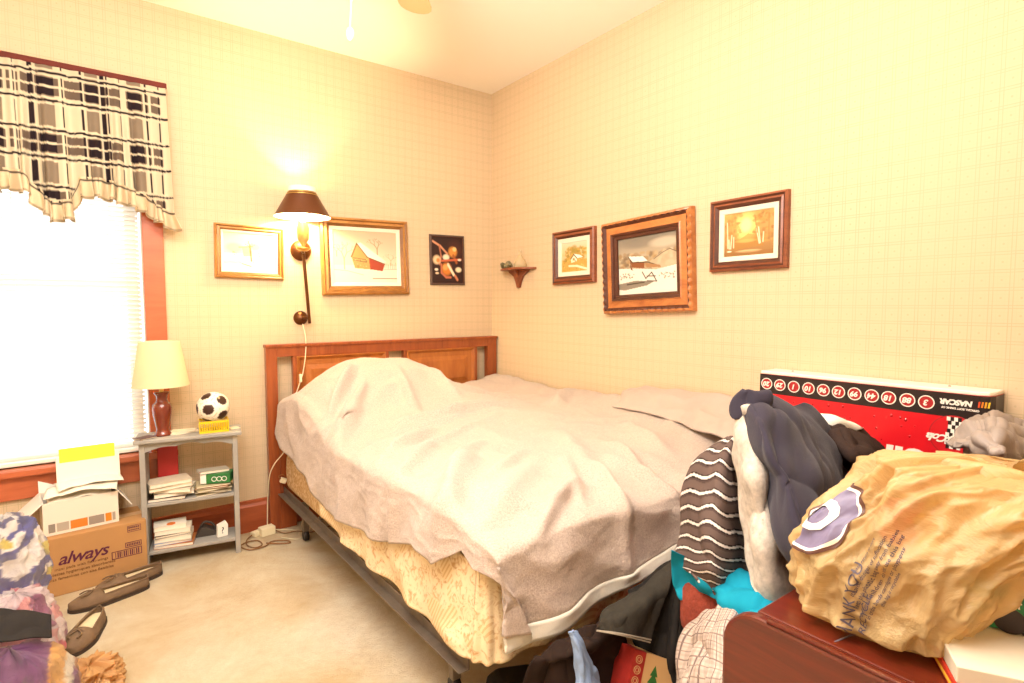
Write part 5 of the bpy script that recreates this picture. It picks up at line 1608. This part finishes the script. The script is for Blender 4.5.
so = cloth('shorts', CTRL['shorts'], M['denim'], amp=.006, freq=10, seed=7, fold=.006, nfold=2, thick=.006, label='dark grey denim shorts with frayed stitched hem below the blanket edge', cat='shorts')
h = np.array(CTRL['shorts'])
bm = bmesh.new()
for k, f in enumerate((.985, .93)):
    P_ = h[1] * (1 - f) + h[2] * f
    tube(bm, [tuple(p + np.array([-.008, -.006, 0])) for p in P_], .0022, 6)
o_ = obj('hem_stitching', bm, mat('tan_thread', '#8d8270', .8), so)
cloth('jacket', CTRL['brown'], M['dkbrown'], amp=.016, freq=8, seed=8, fold=.014, nfold=3, thick=.006, label='dark brown jacket bundled on the floor under the blanket corner', cat='jacket')
cloth('light_blue_shirt', CTRL['ltblue'], M['ltblue'], amp=.006, freq=16, seed=9, fold=.008, nfold=2, label='narrow light blue shirt tucked among the dark clothes', cat='shirt')
cloth('striped_shirt', CTRL['striped'], M['cotton_attr'], n=(240, 90), amp=.007, freq=8, seed=2, fold=.006, nfold=3, colorfn=striped_fn, label='brown shirt with thin white stripes draped at the bed foot', cat='shirt')
cloth('white_towel', CTRL['white'], M['speck'], amp=.008, freq=10, seed=3, thick=.008, label='speckled white towel hanging between striped and navy shirts', cat='towel')
nv_ = thing('navy_shirt', 'dark navy shirt draped over the top of the clothes heap', 'shirt', (-.9, -2.5, .9))
cloth('shirt_body', CTRL['navy'], M['navy'], n=(110, 110), amp=.009, freq=7, seed=12, fold=.013, nfold=3, thick=.005, parent=nv_, wld=True)
bm = bmesh.new()
collar = [(-1.035, -2.475, .985), (-1.03, -2.50, 1.005), (-1.0, -2.52, 1.005), (-.965, -2.50, .985), (-.94, -2.49, .965)]
n_, m_ = 24, 16
Pc = catmull(np.array(collar), n_)
rows = []
for i in range(n_):
    s = i / (n_ - 1)
    rr_ = .026 * (1 - .45 * s)
    rows.append([(Pc[i][0] + .3 * rr_ * math.sin(2 * math.pi * j / m_) , Pc[i][1] + rr_ * .7 * math.cos(2 * math.pi * j / m_), Pc[i][2] - .012 + rr_ * math.sin(2 * math.pi * j / m_) * (1 + .2 * math.sin(s * 14))) for j in range(m_)])
co_ = obj('rolled_collar', grid_mesh('collar', np.array(rows), closed_u=True), M['navy'], nv_, True)
sm = co_.modifiers.new('cloth_thickness', 'SOLIDIFY'); sm.thickness = .004
cloth('brown_sweater', CTRL['sweater'], M['brownknit'], amp=.014, freq=9, seed=14, fold=.008, thick=.01, label='dark brown knit sweater behind the navy shirt', cat='sweater')
cloth('white_sock', [[(-.52, -2.38, .86), (-.50, -2.40, .885), (-.47, -2.39, .875)], [(-.50, -2.43, .85), (-.47, -2.45, .872), (-.40, -2.43, .855)], [(-.46, -2.45, .83), (-.40, -2.47, .84), (-.33, -2.45, .825)]], M['white'], n=(24, 24), amp=.004, thick=.006,
      label='white sock end peeking out beside the navy shirt', cat='sock')
cloth('grey_jacket', CTRL['greycloth'], M['greyn'], n=(80, 80), amp=.016, freq=11, seed=15, fold=.010, thick=.006, label='crumpled grey nylon jacket behind the tan shopping bag', cat='jacket')
# a folded heap of clothes under the grey jacket and behind the navy shirt, resting on the cabinet and chair
def bundle(name, label, cat, loc, rx, ry, h, seed, m, rot=0, crease=.02):
    _, me = bag_mesh(name, rx, ry, h, seed, crease=crease, top=.55, neck=.05)
    return obj(name, me, m, label=label, cat=cat, loc=loc, rot=(0, 0, rot), smooth=True)
bundle('clothes_bundle', 'bundled dark clothes inside the heap under the navy shirt', 'clothes', (-.72, -2.46, .56), .22, .12, .20, 61, M['brownknit'])
bundle('folded_sweater', 'dark bundled sweater on the brown cabinet under the grey jacket', 'clothes', (-.50, -2.90, .705), .22, .14, .15, 62, M['brownknit'])
bundle('folded_coat', 'dark coat heaped on the floor between bed and chair', 'clothes', (-.72, -2.18, .0), .16, .09, .30, 63, M['dkbrown'])

# gift box among the clothes
gbx = thing('gift_box', 'kraft gift box with red paisley side and green fir trees, among dark clothes', 'box', (-1.062, -2.238, .0), (0, 0, R(-22)))
M['kraft'] = mat('kraft_paper', '#caa068', .8)
mt = Matrix.Translation((0, 0, .155)) @ Matrix.Rotation(R(24), 4, 'Y') @ Matrix.Rotation(R(-18), 4, 'X')
bm = bmesh.new(); bx(bm, (-.07, -.03, -.13), (.12, .05, .13), mt)
obj('box_body', bm, M['kraft'], gbx)
bm = bmesh.new(); bx(bm, (-.0715, -.0315, -.1305), (-.035, .0505, .1305), mt)
obj('red_side', bm, mat('red_paper', '#a82a20', .6, var=.3, vscale=60), gbx)
bm = bmesh.new()
for r_, x_, z_ in ((.010, -.054, .11), (.010, -.054, .085), (.010, -.054, .06), (.010, -.054, .035)):
    for q in (1.0, .55):
        b = lathe([(r_ * q - .0012, 0), (r_ * q, 0), (r_ * q, .0012), (r_ * q - .0012, .0012), (r_ * q - .0012, 0)], 16, close=False)
        bmesh.ops.rotate(b, verts=b.verts, matrix=Matrix.Rotation(R(90), 3, 'X'))
        bmesh.ops.translate(b, verts=b.verts, vec=(x_, -.0318, z_))
        bmesh.ops.transform(b, verts=b.verts, matrix=mt)
        t_ = bpy.data.meshes.new('t'); b.to_mesh(t_); b.free(); bm.from_mesh(t_)
obj('swirl_print', bm, M['kraft'], gbx)
bm = bmesh.new()
for x_, z_, s_ in ((.0, .075, 1.0), (.085, .06, 1.1), (.045, .045, .7)):
    for q in range(3):
        w_ = (.022 - q * .005) * s_; z0 = z_ + (q * .018 - .03) * s_
        A = [bm.verts.new(mt @ Vector(p)) for p in ((x_ - w_, -.0306, z0), (x_ + w_, -.0306, z0), (x_, -.0306, z0 + .026 * s_))]
        bm.faces.new(A)
        for f in list(bm.faces)[-1:]:
            pass
obj('tree_print', bm, mat('fir_green', '#2f6a2c', .7), gbx)
# red and black shoe bag on the floor under the bed end
rb = thing('sneaker', 'black sneaker with a red stripe on the carpet under the bed end', 'shoe', (-1.275, -1.86, 0), R(-20))
bm = bmesh.new()
prof = [(0, 0), (.27, 0), (.275, .03), (.24, .05), (.17, .075), (.13, .105), (.03, .11), (-.005, .09), (-.008, .02)]
prism(bm, prof, 1, -.045, .045)
obj('upper', bm, M['blackcloth'], rb, bevel=.012)
obj('sole', box((-.008, -.048, 0), (.278, .048, .018)), M['black'], rb, bevel=.006)
bm = bmesh.new(); bx(bm, (.02, -.0475, .045), (.19, .0475, .062)); obj('red_stripe', bm, mat('red_cloth', '#c4202c', .6), rb)

# ------------------------------------------------------------------ tall red drinks carton by the wall
ct = thing('display_carton', 'tall red and black soda display carton standing upside down against the right wall', 'box', (-.062, -2.353, 0), R(-90))
# local: X runs towards the camera side, -Y faces into the room
KW, KD, KH = .348, .056, .936
M['tinred'] = mat('carton_red', '#d01420', .35)
M['tinblk'] = mat('carton_black', '#231614', .4)
M['tinwhite'] = mat('carton_white', '#efe8da', .5)
bm = bmesh.new()
prism(bm, [(-KW, -KD), (KW - .03, -KD), (KW - .008, -KD + .008), (KW, -KD + .03), (KW, KD), (-KW, KD)], 2, 0, KH)
obj('carton_body', bm, M['tinred'], ct)
bm = bmesh.new()
prism(bm, [(-KW + .001, -KD + .001), (KW - .031, -KD + .001), (KW - .009, -KD + .009), (KW - .001, -KD + .031), (KW - .001, KD - .001), (-KW + .001, KD - .001)], 2, KH, KH + .012)
obj('top_flap', bm, M['tinwhite'], ct, bevel=.003)
for x in (-KW + .09, KW - .12):
    obj('rivet', lathe([(0, 0), (.0045, 0), (.0035, .002), (0, .0025)], 12, close=False), M['black'], ct, loc=(x, .01, KH + .012))
bm = bmesh.new()
prism(bm, [(-KW - .0006, -KD - .0006), (KW - .03, -KD - .0006), (KW - .0076, -KD + .0074), (KW + .0006, -KD + .03), (KW + .0006, KD), (-KW - .0006, KD)], 2, KH - .072, KH - .0004)
obj('black_band', bm, M['tinblk'], ct)
fr = (R(90), R(180), 0)     # turned upside down
yq = -KD - .0014
zc_ = KH - .036
nums = ['20', '29', '1', '10', '96', '12', '99', '44', '18', '88', '3']
xs_ = [-.321, -.270, -.218, -.165, -.114, -.064, -.013, .039, .088, .140, .190]
M['ringw'] = mat('print_white', '#f2eade', .5)
M['ringr'] = mat('print_red', '#a51a1e', .5)
for s_, x in zip(nums, xs_):
    b = lathe([(0, 0), (.0185, 0), (.0185, .0008), (0, .0008)], 28, close=False)
    bmesh.ops.rotate(b, verts=b.verts, matrix=Matrix.Rotation(R(90), 3, 'X'))
    em = obj('number_disc', b, M['ringr'], ct, loc=(x, yq + .0006, zc_))
    b = lathe([(.0185, 0), (.0215, 0), (.0215, .0012), (.0185, .0012), (.0185, 0)], 28, close=False)
    bmesh.ops.rotate(b, verts=b.verts, matrix=Matrix.Rotation(R(90), 3, 'X'))
    obj('disc_ring', b, M['ringw'], em)
    text_on(s_, .024, M['ringw'], em, (0, -.0016, 0), fr, 'number', shear=.2, bold=.0009)
text_on('NASCAR', .0215, M['ringw'], ct, (.264, yq, zc_ + .010), fr, 'printed_name', bold=.0012, shear=.15, spacing=.9)
text_on('OFFICIAL SOFT DRINK OF', .0078, M['ringw'], ct, (.274, yq, zc_ - .008), fr, 'printed_line', bold=.0003)
for i, c in enumerate(('#e8c22a', '#e8a020', '#e07c1c', '#d8481c')):
    bm = bmesh.new()
    x0 = .338 - i * .007
    A = [bm.verts.new((x0 + dx, yq + (0 if x0 + dx < .318 else 0), z)) for dx, z in ((-.002, zc_ + .002), (.002, zc_ + .002), (.004, zc_ + .019), (0, zc_ + .019))]
    for v in A:
        if v.co.x > KW - .03:
            v.co.y = yq + (v.co.x - (KW - .03)) * .36
    bm.faces.new(A)
    obj('color_bar', bm, mat('bar_' + c[1:], c, .5), ct)
b = lathe([(0, 0), (.062, 0), (.062, .001), (0, .001)], 40, close=False)
bmesh.ops.rotate(b, verts=b.verts, matrix=Matrix.Rotation(R(90), 3, 'X'))
dk = obj('logo_disc', b, M['ringr'], ct, loc=(.262, yq + .0008, KH - .128))
b = lathe([(.0, 0), (.059, 0), (.059, .0012), (0, .0012)], 40, close=False)
bmesh.ops.rotate(b, verts=b.verts, matrix=Matrix.Rotation(R(90), 3, 'X'))
obj('logo_face', b, mat('logo_red', '#c9141e', .4), dk, loc=(0, -.0002, 0))
bmw, bmb = bmesh.new(), bmesh.new()
for i in range(4):
    for j in range(8):
        x0, z0 = -.018 + i * .009 + .004 * math.sin(j * .9), .045 - j * .012
        bx(bmb if (i + j) % 2 else bmw, (x0, -.0022, z0), (x0 + .009, -.0016, z0 + .012))
obj('flag_white_squares', bmw, M['ringw'], dk); obj('flag_black_squares', bmb, M['tinblk'], dk)
text_on('Coca-Cola', .032, M['ringw'], dk, (-.004, -.0034, -.010), fr, 'script_logo', shear=.45, bold=.0010, spacing=.85)
text_on('SINCE', .15, M['ringw'], ct, (.02, yq, KH - .235), fr, 'large_word', bold=.003, spacing=.85, shear=.1)
bm = bmesh.new()
rs = random.Random(5)
for i in range(60):
    x, z = rs.uniform(-KW + .02, KW - .06), rs.uniform(KH - .30, KH - .085)
    if (x - .262) ** 2 + (z - KH + .135) ** 2 < .078 ** 2: continue
    r_ = rs.uniform(.002, .0045)
    bmesh.ops.create_uvsphere(bm, u_segments=10, v_segments=6, radius=r_, matrix=Matrix.Translation((x, -KD, z)) @ Matrix.Diagonal((1, .35, 1.15, 1)))
obj('embossed_droplets', bm, mat('droplet_red', '#b01620', .12, coat=.8), ct, smooth=True)

# ------------------------------------------------------------------ brown cabinet at the right
DX, DY0, DY1, DZ = -1.342, -2.645, -3.62, .705
cb = thing('cabinet', 'mahogany brown low cabinet with rounded front corner under the tan bag', 'cabinet', (DX, DY0, 0))
obj('top_board', box((DX + .026, DY1, DZ - .022), (-.20, DY0 - .045, DZ)), M['dress'], cb, True, bevel=.003)
bm = bmesh.new()
pts = [(DY0, 0), (DY0, DZ - .06)]
for q in range(1, 9):
    a = R(90 * q / 8)
    pts.append((DY0 - .06 + .06 * math.cos(a), DZ - .06 + .062 * math.sin(a)))
pts += [(DY1, DZ + .002), (DY1, 0)]
bm2 = bmesh.new()
prism(bm2, pts[:10] + [(DY1, DZ + .002), (DY1, DZ - .115), (DY0 - .065, DZ - .115), (DY0 - .065, .08), (DY1, .08), (DY1, 0)], 0, DX, DX + .024)
obj('front_frame', bm2, M['dress'], cb, True, bevel=.006)
bm = bmesh.new(); tube(bm, [(DX + .005, DY0 - .075, DZ + .003), (DX + .005, DY1, DZ + .003)], .0045, 8, smooth=False); obj('edge_bead', bm, M['dress'], cb, True, smooth=True)
obj('side_panel', box((DX + .024, DY0 - .07, .0), (-.20, DY0 - .05, DZ - .022)), M['dress'], cb, True)
obj('back_panel', box((-.22, DY1, 0), (-.20, DY0 - .07, DZ - .022)), M['dress'], cb, True)
obj('end_panel', box((DX + .024, DY1, 0), (-.22, DY1 + .02, DZ - .022)), M['dress'], cb, True)
for k, (z0, z1) in enumerate(((.085, .33), (.34, DZ - .12))):
    dr = obj('drawer', box((DX + .006, DY1 + .01, z0), (DX + .022, DY0 - .070, z1)), M['dress'], cb, True, bevel=.004)
    for y in (-2.98, -3.4):
        b = lathe([(0, 0), (.008, 0), (.007, .012), (.016, .02), (.014, .028), (0, .03)], 16, close=False)
        bmesh.ops.rotate(b, verts=b.verts, matrix=Matrix.Rotation(R(-90), 3, 'Y'))
        bmesh.ops.translate(b, verts=b.verts, vec=(DX + .006, y, (z0 + z1) / 2))
        obj('knob', b, M['brass'], dr, True, smooth=True)

# ------------------------------------------------------------------ big tan shopping bag on the cabinet
M['bagfilm'] = plastic_film('tan_bag_film', '#e4c68e', .34, .18, bump=.8, bscale=8)
BC = (-1.165, -2.832, DZ + .001)
bg_ = thing('shopping_bag', 'large bulging tan plastic shopping bag with purple round logo on the cabinet', 'bag', BC, R(-71))
# local x runs to the camera's right, local -y faces the camera
BRX, BRY, BHH = .158, .138, .268
G, me = bag_mesh('bag_film', BRX, BRY, BHH, 71, crease=.016, top=.62, neck=.16, n=(170, 240), lean=(.075, 0), power=2.3, bottom=.8)
for v in me.vertices:
    if v.co.x > 0:
        v.co.x *= .60 + .40 * min(max((v.co.z - .04) / .10, 0), 1) + .70 * min(max((v.co.z - .15) / .08, 0), 1)
obj('bag_film', me, M['bagfilm'], bg_, smooth=True)
def hand(pts, w0, seed):
    P = catmull(np.array(pts), 60)
    rows = []
    for i, p in enumerate(P):
        s = i / 59
        w = w0 * (1 - .55 * math.sin(s * math.pi))
        rows.append([(p[0] + (.25 * w) * t + .01 * math.sin(t * 5 + s * 7), p[1] + w * t * .45, p[2] + w * t * .9 + .006 * math.sin(t * 9 + s * 5)) for t in np.linspace(-1, 1, 26)])
    g = np.array(rows); g += normals_of(g) * (.006 * (1 - 3 * np.abs(vnoise(g, 14, seed))))[..., None]
    o = obj('handle', grid_mesh('handle', g), M['bagfilm'], bg_)
    s = o.modifiers.new('film_thickness', 'SOLIDIFY'); s.thickness = .0012
hand([(.03, -.05, .205), (.09, -.05, .225), (.15, -.05, .232), (.22, -.05, .225), (.27, -.06, .19), (.26, -.075, .15), (.22, -.085, .13)], .07, 3)
hand([(.04, .04, .205), (.10, .045, .228), (.17, .05, .235), (.26, .04, .225), (.30, .02, .18), (.27, .0, .14), (.22, -.01, .13)], .06, 5)

from mathutils.bvhtree import BVHTree
bvh = BVHTree.FromPolygons([v.co.copy() for v in me.vertices], [tuple(p.vertices) for p in me.polygons])
def on_bag(me_, u0, z0, ang, off=.0025, s=1.0):
    """Lay flat printing on the film: its x runs round the bag, its y up the bag."""
    ca, sa = math.cos(ang), math.sin(ang)
    bm = bmesh.new(); bm.from_mesh(me_)
    bmesh.ops.triangulate(bm, faces=bm.faces)
    for _ in range(2):
        long = [e for e in bm.edges if e.calc_length() > .008]
        if long: bmesh.ops.subdivide_edges(bm, edges=long, cuts=1)
    for v in bm.verts:
        x, y = v.co.x * s, v.co.y * s
        a = u0 + (x * ca - y * sa) / .165
        z = z0 + (x * sa + y * ca)
        d = Vector((math.sin(a), -math.cos(a), 0))
        hit = bvh.ray_cast(Vector((0.02, 0, z)) + d * .6, -d)
        p = hit[0] if hit[0] is not None else Vector((.02, 0, z)) + d * .16
        v.co = p + d * (off + v.co.z * .2)
    bm.to_mesh(me_); bm.free()
    me_.materials.clear()
    return me_
bm = bmesh.new(); b1 = bmesh.ops.create_circle(bm, cap_ends=True, segments=48, radius=.062)
bmesh.ops.subdivide_edges(bm, edges=bm.edges, cuts=1)
disc = bpy.data.meshes.new('disc'); bm.to_mesh(disc); bm.free()
# dense discs so that they follow the creases
def disc_mesh(r0, r1, n=64, m=14):
    V, F = [], []
    for i in range(m + 1):
        r = r0 + (r1 - r0) * i / m
        for k in range(n):
            V.append((r * math.cos(2 * math.pi * k / n), r * math.sin(2 * math.pi * k / n), 0))
    for i in range(m):
        for k in range(n):
            F.append((i * n + k, i * n + (k + 1) % n, (i + 1) * n + (k + 1) % n, (i + 1) * n + k))
    return mesh_from('disc', V, F, True)
LU, LZ = -1.10, .160
M['logo'] = mat('logo_slate', '#6c6480', .5)
M['logodark'] = mat('logo_rim', '#5a3a30', .5)
lg = obj('round_logo', on_bag(disc_mesh(.0005, .050), LU, LZ, 0, .002), M['logo'], bg_)
obj('logo_ring', on_bag(disc_mesh(.047, .051, m=2), LU, LZ, 0, .0035), M['ringw'], lg)
obj('logo_rim', on_bag(disc_mesh(.051, .056, m=2), LU, LZ, 0, .003), M['logodark'], lg)
obj('logo_letter', on_bag(text_mesh('O', .062, .0, bold=.002), LU + .02, LZ + .004, R(70), .0045), M['ringw'], lg)
obj('logo_letter', on_bag(text_mesh('es', .055, .0, bold=.0015), LU - .20, LZ - .02, R(60), .0045), M['ringw'], lg)
M['ink'] = mat('bag_ink', '#4c4450', .6)
for k, (s_, sz, uu, zz_, an) in enumerate((('to avoid danger of suffocation', .0085, -.36, .118, 68), ('keep this plastic bag away from babies', .0085, -.31, .112, 68), ('and small children  do not use this bag', .0085, -.26, .105, 68),
                                    ('in cribs beds carriages or playpens', .0085, -.21, .098, 68), ('please return to store', .007, -.42, .13, 68), ('this bag is recyclable', .007, -.16, .095, 68), ('THANK YOU', .022, -.50, .055, 82), ('RECYCLE', .016, -.38, .048, 80))):
    obj('printed_line', on_bag(text_mesh(s_, sz, .0, bold=.0001), uu - .05, zz_ + .005, R(an), .0022), M['ink'], bg_)

# what is inside the bag
bundle('brown_garment', 'brown bundled garment inside the bottom of the tan bag', 'clothes', (BC[0], BC[1], DZ + .010), .108, .095, .12, 81, mat('bag_content_brown', '#5e3c26', .9), crease=.012)
bundle('pink_garment', 'bright pink cloth showing through the top of the tan bag', 'clothes', (BC[0] + .01, BC[1] - .02, DZ + .13), .060, .055, .06, 82, mat('bag_content_pink', '#c42a5c', .8), crease=.01)

# ------------------------------------------------------------------ small packs at the lower right corner of the cabinet
def pack(name, label, cat, loc, size, rot, tilt, color, extra=()):
    t = thing(name, label, cat, loc, (tilt[0], tilt[1], rot))
    w, d, h = size
    obj('box_body', box((-w / 2, -d / 2, 0), (w / 2, d / 2, h)), mat(name + '_' + color[1:], color, .5, var=.08, vscale=20), t, bevel=.0015)
    return t
p1 = pack('paperback_book', 'white covered paperback with orange mark, nearest item on the cabinet', 'book', (-1.212, -2.955, DZ + .018), (.105, .15, .022), R(-60), (R(0), R(0)), '#cfc4ae')
obj('orange_mark', box((-.030, .012, .022), (-.014, .042, .0226)), mat('orange_print', '#e0923c', .6), p1)
p1b = pack('book', 'red and yellow edged book under the white paperback', 'book', (-1.214, -2.955, DZ + .001), (.110, .155, .016), R(-58), (0, 0), '#b5301c')
obj('yellow_edge', box((-.0555, -.070, .004), (-.0551, .070, .009)), mat('yellow_print', '#e0b030', .6), p1b)
p2 = pack('green_packet', 'green soap packet with white lettering behind the white paperback', 'packet', (-1.140, -2.948, DZ + .042), (.09, .045, .05), R(-78), (R(0), R(-8)), '#1f7a4c')
text_on('DETERGENT', .011, M['ringw'], p2, (0, -.0232, .036), (R(90), 0, 0), 'packet_lettering', bold=.0004)
b = lathe([(0, 0), (.018, 0), (.018, .0008), (0, .0008)], 24, close=False)
bmesh.ops.rotate(b, verts=b.verts, matrix=Matrix.Rotation(R(90), 3, 'X'))
obj('dark_circle', b, M['tinblk'], p2, loc=(.016, -.0228, .014))
pack('small_box', 'plain dark box under the green packet', 'box', (-1.130, -2.950, DZ + .001), (.09, .06, .038), R(-76), (0, 0), '#5a4030')
_, me = bag_mesh('clear_pack', .045, .04, .115, 91, crease=.008, colorfn=lerp_colors('#cdb894', [('#8a9a3c', 3, 25, .15), ('#b5543c', 6, 30, .3)]))
obj('snack_packet', me, M['film_multi'], label='clear crinkled snack packet between tan bag and green packet', cat='packet', loc=(-1.052, -2.918, DZ + .001), smooth=True)
_, me = bag_mesh('blue_pack', .035, .03, .09, 93, crease=.006, colorfn=lerp_colors('#3a68a8', [('#e8e2da', 3, 25, .2)]))
obj('blue_packet', me, M['film_multi'], label='small blue packet at the right frame edge behind the green packet', cat='packet', loc=(-.98, -2.935, DZ + .001), smooth=True)
